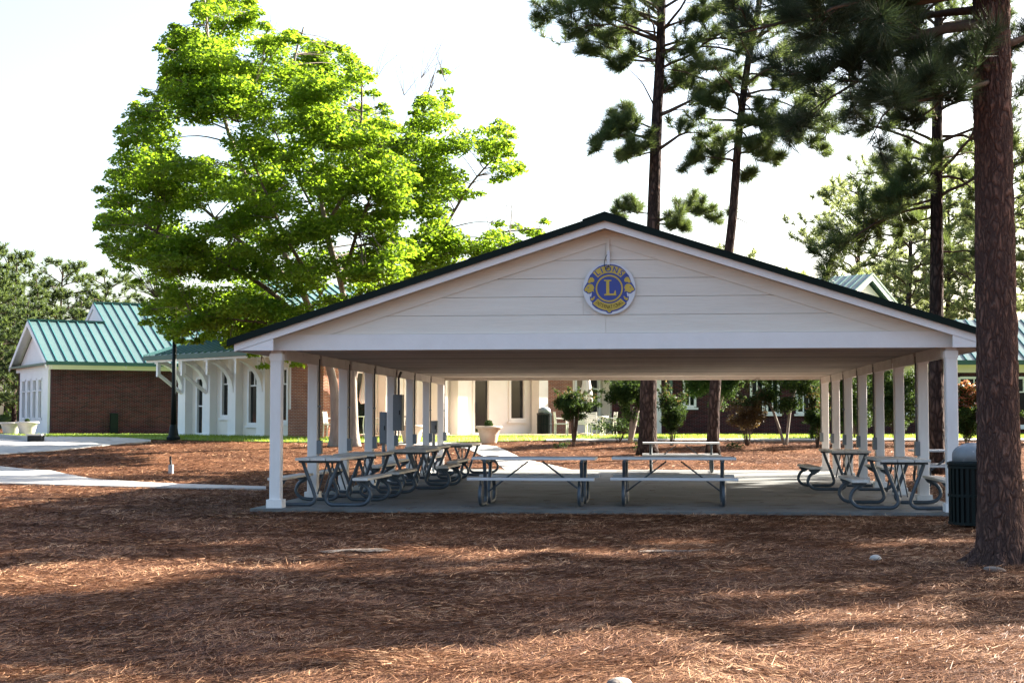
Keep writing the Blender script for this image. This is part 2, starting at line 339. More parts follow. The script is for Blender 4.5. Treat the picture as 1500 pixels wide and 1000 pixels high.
M['stone'] = mat('pale_stone', (0.48, 0.46, 0.43), (0.34, 0.32, 0.30), 0.85, 8.0, bump=0.4)
M['sand'] = mat('pale_sand', (0.20, 0.165, 0.135), (0.10, 0.07, 0.05), 0.95, 6.0, bump=0.5)
M['root'] = mat('old_root', (0.20, 0.17, 0.145), (0.11, 0.09, 0.075), 0.9, 9.0, bump=0.6)

# ------------------------------------------------------------------ ground and paving
def rough_h(x, y):
    d = depth(x, y); rx = x * CA + y * SA
    a = 0.035 * (1 - sstep(36, 44, d))
    if -7.2 < x < 5.6 and 21.9 < y < 42: a *= min(1, max(0, 22.6 - y) / 0.7) if y < 23 else 0.0
    if rx < -4 and 28.5 < d < 43: a *= 0.15
    v = Vector((x * 0.8, y * 1.1, 0.3))
    return hb(d) + a * (mnoise.noise(v) + 0.6 * mnoise.noise(v * 2.7) + 0.4 * mnoise.noise(v * 6.1)) - (0.0 if d < 52 else 0.03)
def axis(a):
    out = []
    for lo, hi, st in a:
        n = max(1, int(round((hi - lo) / st))); out += [lo + (hi - lo) * i / n for i in range(n)]
    out.append(a[-1][1]); return out
gx = axis([(-3000, -400, 650), (-400, -60, 68), (-60, -16, 4), (-16, 12, 0.2), (12, 60, 4), (60, 400, 68), (400, 3000, 650)])
gy = axis([(-600, -60, 135), (-60, 4, 6), (4, 24, 0.17), (24, 58, 0.6), (58, 90, 4), (90, 400, 31), (400, 4000, 600)])
gv = []
for d in gy:
    for rx in gx:
        p = cw(rx, d); gv.append((p.x, p.y, rough_h(p.x, p.y)))
W = len(gx)
gf = [(j * W + i, j * W + i + 1, (j + 1) * W + i + 1, (j + 1) * W + i) for j in range(len(gy) - 1) for i in range(W - 1)]
gm = bpy.data.meshes.new('ground'); gm.from_pydata(gv, [], gf); gm.materials.append(M['ground'])
gm.polygons.foreach_set('use_smooth', [True] * len(gm.polygons)); gm.update()
tag(inst('ground', gm), 'pine straw covered ground', kind='structure')

PAVED = []
def strip(name, left, right, off, m, n=10, skirt=0.12, kind='structure', label=None):
    """sheet between two rails given as (rx, d); laid 'off' above the ground, with edges"""
    def res(rail, k):
        rail = [Vector((a, b)) for a, b in rail]; L = [0]
        for i in range(1, len(rail)): L.append(L[-1] + (rail[i] - rail[i - 1]).length)
        out = []
        for i in range(k + 1):
            s = L[-1] * i / k
            for j in range(1, len(rail)):
                if s <= L[j] + 1e-6:
                    t = (s - L[j - 1]) / max(1e-6, L[j] - L[j - 1]); out.append(rail[j - 1].lerp(rail[j], t)); break
        return out
    PAVED.append(list(left) + list(right)[::-1])
    K = 40; A = res(left, K); B = res(right, K); mb = MB(); idx = {}
    for i in range(K + 1):
        for j in range(n + 1):
            q = A[i].lerp(B[i], j / n); w = cw(q.x, q.y, hb(q.y) + off); idx[i, j] = len(mb.v); mb.v.append(tuple(w))
    for i in range(K):
        for j in range(n): mb.f.append((idx[i, j], idx[i + 1, j], idx[i + 1, j + 1], idx[i, j + 1]))
    rim = [(i, 0) for i in range(K + 1)] + [(K, j) for j in range(1, n + 1)] + [(i, n) for i in range(K - 1, -1, -1)] + [(0, j) for j in range(n - 1, 0, -1)]
    low = []
    for a in rim:
        v = mb.v[idx[a]]; low.append(len(mb.v)); mb.v.append((v[0], v[1], v[2] - skirt))
    for k in range(len(rim)):
        k2 = (k + 1) % len(rim); mb.f.append((idx[rim[k]], low[k], low[k2], idx[rim[k2]]))
    o = build_fix(mb.build(name, m)); tag(o, label, kind=kind); return o
def R(px, d): return ((px - 750) / F * d, d)

strip('lawn', [R(-260, 55.5), R(75, 55.5), R(250, 54.0), R(430, 52.6), R(640, 52.4), R(840, 53.9), R(1250, 54.2), R(1900, 54.2)],
      [R(-260, 60), R(75, 66), R(250, 82), R(430, 82), R(640, 82), R(840, 82), R(1250, 82), R(1900, 82)], 0.0, M['turf'], n=24, label='mown green lawn')
strip('walkway', [R(800, 53.15), R(1000, 53.3), R(1300, 53.3), R(1900, 53.3)], [R(800, 53.75), R(1000, 53.95), R(1300, 54.05), R(1900, 54.05)], 0.03, M['concrete'], n=4, label='narrow concrete walk along lawn edge')
strip('path', [R(-300, 33.3), R(0, 32.9), R(204, 31.2), R(300, 30.6), R(391, 30.25)], [R(-300, 42.5), R(0, 41.9), R(78, 40.2), R(143, 34.9), R(250, 32.7), R(391, 31.3)], 0.03, M['concrete'], n=8, label='pale concrete path flaring to the left')
strip('road', [R(-300, 46.0), R(0, 46.6), R(82, 48.2), R(184, 51.6), R(222, 52.7)], [R(-300, 64.0), R(-20, 63.5), R(60, 62), R(95, 57.5), R(222, 53.6)], 0.02, M['concrete'], n=14, label='pale concrete driveway')
strip('garden_path', [R(742, 40.6), R(722, 44), R(684, 49.2), R(640, 50.6), R(560, 51.2)], [R(842, 40.6), R(768, 44.6), R(728, 50.2), R(670, 52.0), R(560, 52.2)], 0.02, M['concrete'], n=8, label='curved concrete walk behind the shelter')
strip('terrace', [R(480, 54.6), R(640, 56.0), R(780, 58.0), R(900, 61)], [R(430, 58), R(640, 62), R(780, 66), R(900, 70)], 0.06, M['paver'], n=8, label='brick paved terrace along facade')
# kerb with a storm drain opening on the driveway
kb = MB(); kp = [R(-200, 56.2), R(0, 54.7), R(53, 53.0)]
kw = [cw(*p, hb(p[1])) for p in kp]
for a, b in zip(kw[:-1], kw[1:]):
    t = (b - a).normalized(); nrm = Vector((-t.y, t.x, 0)) * 0.09
    lo = [a - nrm, b - nrm, b + nrm, a + nrm]
    n = len(kb.v); kb.v += [(p.x, p.y, p.z - 0.1) for p in lo] + [(p.x, p.y, p.z + 0.15) for p in lo]
    kb.f += [tuple(n + i for i in q) for q in ((0,3,2,1),(4,5,6,7),(0,1,5,4),(1,2,6,5),(2,3,7,6),(3,0,4,7))]
tag(kb.build('kerb', M['concrete']), 'pale concrete kerb of the driveway', kind='structure')
g = G(54, 52.7)
dr = empty('storm_drain', g + Vector((0, 0, 0.02)), YAW)
tag(dr, 'dark storm drain inlet at the end of the driveway kerb', 'drain')
MB().box(-.24, .24, -.2, .2, 0, .20).build('inlet_hood', M['black'], dr); MB().box(-.28, .28, -.24, .24, .20, .26).build('cover', M['concrete'], dr)

# ------------------------------------------------------------------ the pavilion
PX = [-6.08, 4.35]; PY = [23.0 + 2.5 * i for i in range(8)]; CX = -0.865
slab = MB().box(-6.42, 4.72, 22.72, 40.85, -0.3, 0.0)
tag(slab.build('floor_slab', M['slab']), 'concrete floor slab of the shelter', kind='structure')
pav = empty('picnic_shelter', (CX, 22.9, 0))
tag(pav, 'long open picnic shelter with cream gable, white posts and dark green metal roof', 'shelter')
def rel(o): o.parent = pav; o.location = Vector(o.location) - Vector((CX, 22.9, 0)); return o
# meshes are written in world metres, shifted by the shelter's base
def pbuild(mb, name, m, smooth=False):
    mb.v = [(v[0] - CX, v[1] - 22.9, v[2]) for v in mb.v]; return mb.build(name, m, pav, smooth=smooth)
pm = MB(); pm.prism([(-.088+.012,-.088),(.088-.012,-.088),(.088,-.088+.012),(.088,.088-.012),(.088-.012,.088),(-.088+.012,.088),(-.088,.088-.012),(-.088,-.088+.012)], 0.0, 2.40, 'z')
post_me = pm.mesh('post', M['post'])
cap_me = MB().box(-.098, .098, -.098, .098, 2.32, 2.425).mesh('capital', M['trim'])
pl_me = MB().box(-.125, .125, -.125, .125, 0.0, .13).mesh('plinth', M['post'])
rp = random.Random(5)
for X in PX:
    for Y in PY:
        p = inst('post', post_me, pav, (X - CX, Y - 22.9, 0)); p.rotation_euler.z = rp.choice([0, math.pi / 2, math.pi])
        inst('capital', cap_me, p); inst('plinth', pl_me, p)
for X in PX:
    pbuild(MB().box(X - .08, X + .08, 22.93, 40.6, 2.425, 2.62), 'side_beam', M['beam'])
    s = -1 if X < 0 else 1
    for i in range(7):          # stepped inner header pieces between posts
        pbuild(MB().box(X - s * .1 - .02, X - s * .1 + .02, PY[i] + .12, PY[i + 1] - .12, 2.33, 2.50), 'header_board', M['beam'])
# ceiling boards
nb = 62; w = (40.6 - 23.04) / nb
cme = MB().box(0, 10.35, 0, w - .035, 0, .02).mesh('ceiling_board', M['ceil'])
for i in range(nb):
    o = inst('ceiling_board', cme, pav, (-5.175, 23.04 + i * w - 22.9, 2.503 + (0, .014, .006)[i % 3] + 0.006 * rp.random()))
# gable front
SL = 0.3216; ZR = 4.50
def roofz(x, off=0.0): return ZR - SL * abs(x - CX) - off
pbuild(MB().box(PX[0] - .11, PX[1] + .11, 22.89, 23.03, 2.475, 2.72), 'gable_beam', M['trim'])
RAKE = 0.40
z0 = 2.725; k = 0; bh = 0.2835
while True:
    za, zb = z0 + k * bh, z0 + (k + 1) * bh - 0.006
    xa = (ZR - 0.17 - .20 - za) / SL; xb = (ZR - 0.17 - .20 - zb) / SL
    if xa < 0.15: break
    xb = max(xb, 0.0)
    seams = [0.0] if k != 1 else [-0.35]
    if k in (3, 5): seams = []
    cuts = [-1e9] + seams + [1e9]
    # one board, or two butted at a seam
    for a, b in zip(cuts[:-1], cuts[1:]):
        L0, L1 = max(-xa, a), max(-xb, a); R0, R1 = min(xa, b), min(xb, b)
        if seams:
            if a > -1e8: L0 = L1 = a + .002
            if b < 1e8: R0 = R1 = b - .002
        pbuild(MB().prism([(CX + L0, za), (CX + R0, za), (CX + R1, zb), (CX + L1, zb)], 22.925 + .003 * (k % 2), 22.98), 'siding_board', M['siding'])
    k += 1
pbuild(MB().prism([(CX - 5.3, 2.72), (CX + 5.3, 2.72), (CX, roofz(CX, .2))], 22.975, 23.02), 'gable_backing', M['siding'])
for s in (-1, 1):
    # wide frieze board under the rake, proud of the siding
    e = 4.99
    pl = [(CX, roofz(CX, .17)), (CX, roofz(CX, .17 + .215)), (CX + s * 4.33, 2.722), (CX + s * (e), 2.722), (CX + s * e, roofz(CX + e, .17))]
    build_fix(pbuild(MB().prism(pl, 22.905, 22.97), 'frieze_board', M['siding']))
    T = 5.80
    pl = [(CX, roofz(CX, .052)), (CX, roofz(CX, .052 + .135)), (CX + s * T, roofz(CX + T, .052 + .135)), (CX + s * T, roofz(CX + T, .052))]
    build_fix(pbuild(MB().prism(pl, 22.60, 22.645), 'rake_fascia', M['trim']))
    build_fix(pbuild(MB().prism([(CX + s * 5.18, 2.462), (CX + s * 5.79, 2.462), (CX + s * 5.79, roofz(CX + T, .19)), (CX + s * 5.18, roofz(CX + 5.18, .19))], 22.61, 22.66), 'eave_return', M['trim']))
    build_fix(pbuild(MB().prism([(CX, roofz(CX, .14)), (CX, roofz(CX, .165)), (CX + s * 5.75, roofz(CX + 5.75, .165)), (CX + s * 5.75, roofz(CX + 5.75, .14))], 22.646, 22.93), 'rake_soffit', M['siding']))
    x0, x1 = sorted((CX + s * 5.33, CX + s * 5.77))
    pbuild(MB().box(x0, x1, 22.66, 40.9, 2.462, 2.48), 'eave_soffit', M['beam'])
    x0, x1 = sorted((CX + s * 5.77, CX + s * 5.80))
    pbuild(MB().box(x0, x1, 22.66, 40.9, 2.455, 2.59), 'eave_fascia', M['trim'])
    # rear gable and rear rake
    pl = [(CX, roofz(CX, .052)), (CX, roofz(CX, .2)), (CX + s * T, roofz(CX + T, .2)), (CX + s * T, roofz(CX + T, .052))]
    build_fix(pbuild(MB().prism(pl, 40.91, 40.95), 'rake_fascia', M['trim']))
    # standing seam metal roof panels, with a raised rib
    pw = (40.98 - 22.56) / 40
    pme = MB()
    def sl(x, off): return (s * x, ZR - SL * x - off)
    pme.prism([sl(0, .05), sl(5.88, .05), sl(5.88, -.005), sl(0, -.005)], 0, pw - .004)
    pme.prism([sl(0, -.006), sl(5.88, -.006), sl(5.88, -.034), sl(0, -.034)], 0, .03)
    pmesh = pme.mesh('roof_panel', M['roofdark'])
    for i in range(40): build_fix(inst('roof_panel', pmesh, pav, (0, 22.56 - 22.9 + i * pw, 0))) if i == 0 else inst('roof_panel', pmesh, pav, (0, 22.56 - 22.9 + i * pw, 0))
    build_fix(pbuild(MB().prism([(CX + s * a, ZR - SL * a + b) for a, b in ((0, .03), (5.9, .03), (5.9, -.075), (0, -.075))], 22.535, 22.598), 'roof_edge_trim', M['roofdark']))
build_fix(pbuild(MB().prism([(CX - .34, ZR - SL * .34 + .028), (CX, ZR + .028), (CX + .34, ZR - SL * .34 + .028), (CX + .34, ZR - SL * .34 + .055), (CX, ZR + .062), (CX - .34, ZR - SL * .34 + .055)], 22.53, 41.0), 'ridge_cap', M['roofdark']))
build_fix(pbuild(MB().prism([(CX - 5.2, 2.62), (CX + 5.2, 2.62), (CX, roofz(CX, .2))], 40.6, 40.66), 'rear_gable', M['siding']))
pbuild(MB().box(PX[0] - .1, PX[1] + .1, 40.5, 40.60, 2.44, 2.62), 'rear_beam', M['beam'])

# ------------------------------------------------------------------ round emblem sign on the gable
sc = P(891.5, 420, 22.55); SR = 0.405
sg = empty('round_sign', (sc.x, 22.895, sc.z))
tag(sg, 'round white sign with blue and gold emblem and letter L on the cream gable', 'sign')
def disc(r, y0, y1, n=48, rin=None):
    mb = MB()
    if rin is None: mb.prism([(r * math.cos(2 * math.pi * i / n), r * math.sin(2 * math.pi * i / n)) for i in range(n)], y1, y0)
    else:
        for i in range(n):
            a, b = 2 * math.pi * i / n, 2 * math.pi * (i + 1) / n
            mb.prism([(rin * math.cos(a), rin * math.sin(a)), (r * math.cos(a), r * math.sin(a)), (r * math.cos(b), r * math.sin(b)), (rin * math.cos(b), rin * math.sin(b))], y1, y0)
    return mb
build_fix(disc(SR, -.022, 0).build('disc', M['signwhite'], sg))
def flat(name, pts, lay, m, mirror=False):
    pts = [((-x if mirror else x) * SR, z * SR) for x, z in pts]
    o = MB().prism(pts, -.022 - .003 * lay, -.020).build(name, m, sg); return build_fix(o)
half = [(0, .93), (.22, .905), (.42, .83), (.60, .68), (.655, .60), (.74, .50), (.80, .36), (.835, .24), (.92, .11), (.985, -.04), (.96, -.10), (.88, -.15), (.82, -.20), (.74, -.205), (.745, -.34), (.735, -.44), (.66, -.53), (.655, -.62), (.52, -.75), (.30, -.85), (.13, -.885), (.07, -.945), (0, -.965)]
blue = half + [(-x, z) for x, z in half[-2:0:-1]]
flat('emblem_ground', blue, 1, M['signblue'])
def sector(r0, r1, a0, a1, n=16, bend=0.0):
    up = [(r1 * math.cos(math.radians(a0 + (a1 - a0) * i / n)), r1 * math.sin(math.radians(a0 + (a1 - a0) * i / n))) for i in range(n + 1)]
    dn = [(r0 * math.cos(math.radians(a1 + (a0 - a1) * i / n)), r0 * math.sin(math.radians(a1 + (a0 - a1) * i / n))) for i in range(n + 1)]
    return up + dn
def bands(name, r0, r1, a0, a1, lay, m):
    mb = MB(); n = 18
    for i in range(n):
        b0 = a0 + (a1 - a0) * i / n; b1 = a0 + (a1 - a0) * (i + 1) / n
        q = [(r0, b0), (r1, b0), (r1, b1), (r0, b1)]
        mb.prism([(r * SR * math.cos(math.radians(a)), r * SR * math.sin(math.radians(a))) for r, a in q], -.022 - .003 * lay, -.020)
    return build_fix(mb.build(name, m, sg))
bands('top_banner', .60, .875, 44, 136, 2, M['signgold'])
bands('bottom_banner', .575, .845, 222, 318, 2, M['signgold'])
flat('banner_tip', [(-.1, -.83), (.1, -.83), (.05, -.90), (0, -.925), (-.05, -.90)], 2, M['signgold'])
build_fix(disc(.545 * SR, -.0295, -.020, 40).build('dark_ring', M['signblue'], sg))
o = build_fix(disc(.52 * SR, -.0325, -.026, 40, .462 * SR).build('gold_ring', M['signgold'], sg))
flat('letter_l', [(-.20, .33), (.08, .33), (.085, .285), (.0, .265), (.0, -.20), (.17, -.20), (.215, -.08), (.245, -.08), (.265, -.27), (-.19, -.27), (-.195, -.225), (-.115, -.20), (-.115, .265), (-.20, .285)], 4, M['signgold'])
for mir in (False, True):
    flat('lion_mane', [(.575, .36), (.64, .43), (.73, .43), (.80, .30), (.815, .22), (.73, .205), (.70, .25), (.63, .24), (.57, .28)], 2, M['signgold'], mir)
    flat('lion_face', [(.60, .10), (.66, .17), (.745, .17), (.80, .16), (.87, .09), (.955, -.03), (.93, -.09), (.86, -.10), (.80, -.17), (.70, -.14), (.64, -.10), (.575, -.13), (.61, -.04), (.575, .02)], 2, M['signgold'], mir)
    flat('lion_eye', [(.765, .045), (.81, .06), (.84, .03), (.80, .015)], 3, M['signblue'], mir)
    flat('lion_mouth', [(.665, -.16), (.735, -.20), (.735, -.31), (.69, -.31)], 2, M['signwhite'], mir)
    flat('lion_jaw', [(.54, -.30), (.58, -.30), (.64, -.37), (.70, -.36), (.72, -.42), (.66, -.47), (.58, -.41)], 2, M['signgold'], mir)
def letter(ch, size, m, r, ang, lay, flip=False, sx=1.0):
    cu = bpy.data.curves.new('letter', 'FONT'); cu.body = ch; cu.size = size * SR; cu.align_x = 'CENTER'; cu.align_y = 'CENTER'; cu.extrude = .0015; cu.offset = 0.006 * SR if size > .2 else 0.0
    t = bpy.data.objects.new('letter_tmp', cu); col.objects.link(t)
    bpy.context.view_layer.update()
    me = bpy.data.meshes.new_from_object(t.evaluated_get(bpy.context.evaluated_depsgraph_get()))
    bpy.data.objects.remove(t); me.materials.clear(); me.materials.append(m)
    a = math.radians(ang); rot = a - math.pi / 2 if not flip else a + math.pi / 2
    me.transform(Matrix.Translation((r * SR * math.cos(a), -.0225 - .003 * lay, r * SR * math.sin(a))) @ Matrix.Rotation(-rot, 4, 'Y') @ Matrix.Rotation(math.pi / 2, 4, 'X') @ Matrix.Diagonal((sx, 1, 1, 1)))
    return inst('letter', me, sg)
for ch, a in zip('LIONS', (127, 112.5, 93, 71, 52)): letter(ch, .30, M['signblue'], .735, a, 2)
word = 'INTERNATIONAL'
for i, ch in enumerate(word): letter(ch, .20, M['black'], .712, 228 + 84 * i / (len(word) - 1), 2, True, .62)
cd = empty('sign_conduit', (sc.x - .012, 22.90, sc.z + SR - .02))
tag(cd, 'slim white conduit box with black cable above the round emblem sign', 'conduit')
MB().box(-.022, .022, -.055, 0, -.02, .20).build('cover', M['signwhite'], cd); MB().box(-.012, .012, -.03, 0, .20, .38).build('conduit', M['siding'], cd)
MB().tube(crom([(-.012, -.05, .15), (-.05, -.055, .07), (-.062, -.055, -.02), (-.03, -.06, -.09), (.0, -.055, -.05), (0, -.05, -.02)], 5), .005, 5).build('cable', M['black'], cd)

# ------------------------------------------------------------------ conduits, outlet boxes and cabinets on the posts
rc = random.Random(8)
GRP = 'conduits with outlet boxes on the shelter posts'
for X, s in ((PX[0], 1), (PX[1], -1)):
    for i, Y in enumerate(PY):
        if s == 1 and i in (0,): continue
        if s == -1 and i in (0, 2): continue
        x = X + s * .115
        e = empty('electrical_conduit', (x, Y - .05, 0))
        tag(e, 'thin dark conduit with small grey outlet box strapped to white %s row post' % ('driveway side' if s == 1 else 'trash can side'), 'conduit', GRP + (' facing the driveway' if s == 1 else ' facing the trash can'))
        MB().tube([(0, 0, 1.0), (0, 0, 2.44)], .016, 6).build('pipe', M['conduit'], e)
        MB().cbox(-.03, .05, -.065, .065, .78, 1.02).build('outlet_box', M['boxgrey'], e)
        MB().box(-.022, .022, -.03, .03, 1.6, 1.63).build('strap', M['boxgrey'], e)
def cabinet(px, d, z0, z1, w, dep, label, leg=False):
    p = cw((px - 750) / F * d, d); e = empty('electrical_cabinet', (p.x, p.y, 0)); tag(e, label, 'electrical box')
    MB().cbox(-w / 2, w / 2, -dep / 2, dep / 2, z0, z1).build('enclosure', M['boxgrey'], e)
    MB().box(-w / 2 + .02, w / 2 - .02, -dep / 2 - .012, -dep / 2, z0 + .03, z1 - .03).build('door', M['boxgrey'], e)
    MB().box(w / 2 - .06, w / 2 - .04, -dep / 2 - .03, -dep / 2 - .012, (z0 + z1) / 2 - .05, (z0 + z1) / 2 + .05).build('latch', M['black'], e)
    if leg: MB().tube([(0, 0, 0), (0, 0, z0)], .045, 8).build('pedestal', M['boxgrey'], e)
    else: MB().tube([(0, 0, z1), (0, 0, 2.3), (.06, 0, 2.44)], .03, 7).build('pipe', M['conduit'], e)
cabinet(584, 33.0, 1.13, 1.93, .20, .30, 'tall grey electrical cabinet fixed to a driveway side post of the shelter')
cabinet(562.5, 34.0, .82, 1.55, .17, .18, 'grey pedestal box on a pipe leg beside the tall electrical cabinet', True)
cabinet(635.5, 39.0, 1.0, 1.34, .22, .2, 'small square grey electrical box on a leg at the rear of the shelter', True)

# ------------------------------------------------------------------ picnic tables
def make_table(L, wood):
    root = empty('picnic_table'); fx = L / 2 - .21
    pm_ = MB().cbox(-L / 2, L / 2, -.12, .12, 0, .042).mesh('top_plank', M[wood])
    for y in (-.252, 0, .252): inst('top_plank', pm_, root, (0, y, .733))
    for y in (-.69, .69):
        b = inst('bench_plank', MB().cbox(-L / 2 - .01, L / 2 + .01, -.125, .125, 0, .042).mesh('bench_plank', M[wood]), root, (0, y, .418))
    for sx in (-1, 1):
        for sy in (-1, 1):
            pts = [(0, .30, .715), (0, .245, .56), (0, .115, .22), (0, .095, .10), (0, .17, .032), (0, .32, .028), (0, .60, .028), (0, .74, .06), (0, .815, .16), (0, .78, .28), (0, .68, .37), (0, .66, .405)]
            MB().tube(crom([(sx * fx + sy * .012, p[1] * sy, p[2]) for p in pts], 5), .030, 8).build('leg', M['galv'], root, smooth=True)
            build_fix(MB().prism([(sy * .56, .417), (sy * .80, .417), (sy * .80, .38), (sy * .70, .30), (sy * .60, .36)], sx * fx - .006, sx * fx + .006, 'x').build('bench_bracket', M['galv'], root))
        MB().box(sx * fx - .022, sx * fx + .022, -.36, .36, .692, .732).build('crossbar', M['galv'], root)
        for q in (-.05, .05):
            MB().tube([(sx * (fx - .01), q, .20), (sx * .12, q, .70)], .013, 6).build('brace', M['galv'], root)
    return root
TL = [  # x, y, turn, plank, label
    (None, (784, 24.35), 0, 'plank', 'grey picnic table set crosswise on the slab edge, beside the left table row'),
    (None, (986, 24.35), 0, 'plank', 'grey picnic table set crosswise on the slab edge, beside the trash can side row'),
    (None, (997, 39.0), 0, 'plank', 'picnic table set crosswise at the rear edge of the slab before the pines'),
    ((-5.45, 24.2), None, 90, 'plankwarm', 'weathered picnic table between the two front posts of the driveway side row'),
    ((-5.42, 26.75), None, 90, 'plankwarm', 'weathered picnic table second in the driveway side row'),
    ((-5.02, 30.0), None, 91, 'plankwarm', 'weathered picnic table third in the driveway side row, pulled inward'),
    ((-5.30, 33.4), None, 90, 'plankwarm', 'weathered picnic table fourth in the driveway side row'),
    ((-5.0, 36.9), None, 89, 'plankwarm', 'weathered picnic table last in the driveway side row'),
    ((3.72, 24.25), None, 90, 'plankwarm', 'picnic table beside the front post next to the trash can'),
    ((3.62, 30.3), None, 91, 'plankwarm', 'picnic table behind the one next to the trash can, with bench jutting inward'),
    ((6.3, 32.5), None, 4, 'plank', 'grey picnic table standing on pine straw outside the trash can side posts'),
]
for i, (xy, pd, turn, wood, lab) in enumerate(TL):
    t = make_table(2.0, wood)
    if pd: p = cw((pd[0] - 750) / F * pd[1], pd[1]); xy = (p.x, p.y)
    zz = 0.0 if (-6.4 < xy[0] < 4.7) else gz(*xy) + .01
    t.location = (xy[0], xy[1], zz); t.rotation_euler.z = math.radians(turn + (i * 37 % 5 - 2) * .5)
    tag(t, lab, 'picnic table', 'picnic tables of the shelter')

# ------------------------------------------------------------------ trash cans
def trash_can(p, h, r, label, n=28):
    e = empty('trash_can', p); tag(e, label, 'trash can')
    MB().lathe([(r * .88, .04), (r * .88, h * .70)], 28).build('liner', M['black'], e, smooth=False)
    sm = MB().cbox(r * .93, r * 1.0, -.018, .018, .05, h * .72).mesh('slat', M['greenmetal'])
    mb = MB().box(r * .94, r * 1.0, -.020, .020, .04, h * .72); sm = mb.mesh('slat', M['greenmetal'])
    for i in range(n): inst('slat', sm, e, (0, 0, 0), 2 * math.pi * i / n)
    for z in (.03, h * .36, h * .70):
        MB().lathe([(r * .90, z), (r * 1.03, z), (r * 1.03, z + .035), (r * .90, z + .035), (r * .90, z)], 32, caps=False).build('hoop', M['greenmetal'], e)
    MB().lathe([(r * 1.0, h * .735), (r * 1.06, h * .74), (r * 1.06, h * .77), (r * .93, h * .785)], 32).build('lid_ring', M['greenmetal'], e)
    prof = [(r * .84, h * .785)] + [(r * .84 * math.cos(a), h * .86 + h * .15 * math.sin(a)) for a in [i * math.pi / 2 / 8 for i in range(8)]] + [(.01, h * 1.01)]
    MB().lathe(prof, 32).build('dome_lid', M['lid'], e, smooth=True)
p = G(1424, 19.8); trash_can((p.x, p.y, rough_h(p.x, p.y)), 1.10, .325, 'dark green slatted trash can with grey domed lid beside the big pine trunk')
p = G(797.5, 59.5); trash_can((p.x, p.y, hb(59.5) + .06), 1.10, .30, 'dark green trash can with domed lid standing against the cream facade', 20)

# ------------------------------------------------------------------ buildings
def wall_open(parent, name, x0, x1, z0, z1, th, ops, m, y=0.0):
    mb = MB(); x = x0
    for (a, b, c, e) in sorted(ops):
        if a - x > .001: mb.box(x, a, y, y + th, z0, z1)
        if c - z0 > .001: mb.box(a, b, y, y + th, z0, c)
        if z1 - e > .001: mb.box(a, b, y, y + th, e, z1)
        x = b
    if x1 - x > .001: mb.box(x, x1, y, y + th, z0, z1)
    return mb.build(name, m, parent)
def window(parent, a, b, c, e, y=0.0, nx=2, nz=2, fr=.09, top_only=False, name='window', mt='white', sill=True, dep=.12):
    mb = MB(); f0, f1 = y - .045, y + dep
    mb.box(a - .02, a + fr, f0, f1, c, e); mb.box(b - fr, b + .02, f0, f1, c, e)
    mb.box(a + fr, b - fr, f0, f1, e - fr, e + .02); mb.box(a + fr, b - fr, f0, f1, c - .02, c + fr)
    t = .025; y0, y1 = y + .03, y + dep - .03
    for i in range(1, nx):
        xx = a + fr + (b - a - 2 * fr) * i / nx; zc = c + fr if not top_only else e - (e - c) * .30
        mb.box(xx - t, xx + t, y0, y1, zc, e - fr)
    for k in range(1, nz):
        zz = c + fr + (e - c - 2 * fr) * k / nz
        if top_only: zz = e - (e - c) * .30
        mb.box(a + fr, b - fr, y0 - .003, y1 - .003, zz - t, zz + t)
    w = mb.build(name, M[mt], parent)
    MB().box(a + fr * .6, b - fr * .6, y + .06, y + .075, c + fr * .6, e - fr * .6).build('pane', M['glass'], w)
    if sill: MB().box(a - .10, b + .10, y - .10, y + .02, c - .11, c - .022).build('sill', M[mt], w)
    return w
def seam_roof(parent, x0, x1, ye, ze, yr, zr, pw=.43, m='roofteal', right=None):
    """one slope, eave (ye, ze) up to ridge (yr, zr), panels across x, each with a raised seam"""
    n = max(1, int(round((x1 - x0) / pw))); pw = (x1 - x0) / n
    me = MB().prism([(ye, ze), (yr, zr), (yr, zr + .03), (ye, ze + .03)], 0, pw - .004, 'x')
    rib = build_rib = MB().prism([(ye, ze + .032), (yr, zr + .032), (yr, zr + .085), (ye, ze + .085)], 0, .045, 'x')
    mesh = me.mesh('roof_panel', M[m]); rmesh = rib.mesh('seam', M['seam'])
    for i in range(n):
        o = inst('roof_panel', mesh, parent, (x0 + i * pw, 0, 0)); q = inst('seam', rmesh, o)
        if i == 0: build_fix(o); build_fix(q)
def gable_poly(parent, name, x, th, pts, m):
    return build_fix(MB().prism(pts, x, x + th, 'x').build(name, M[m], parent))

# --- brick house with teal roof on the far left
o0 = cw(-20.5, 66.0, 0.68); A = empty('brick_house', o0, YAW + math.radians(30))
tag(A, 'red brick building with stepped teal metal gable roof beside the driveway', 'building')
wall_open(A, 'wall', 0, 15, 0, 2.90, .3, [], M['brick'])
MB().box(-.02, 15, -.04, .30, 2.90, 3.18).build('frieze', M['white'], A)
MB().box(-.08, 15, -.05, .0, 0, .12).build('plinth', M['brick'], A)
MB().box(2.6, 2.95, -.14, -.001, .05, .95).build('vent_box', M['greenmetal'], A)
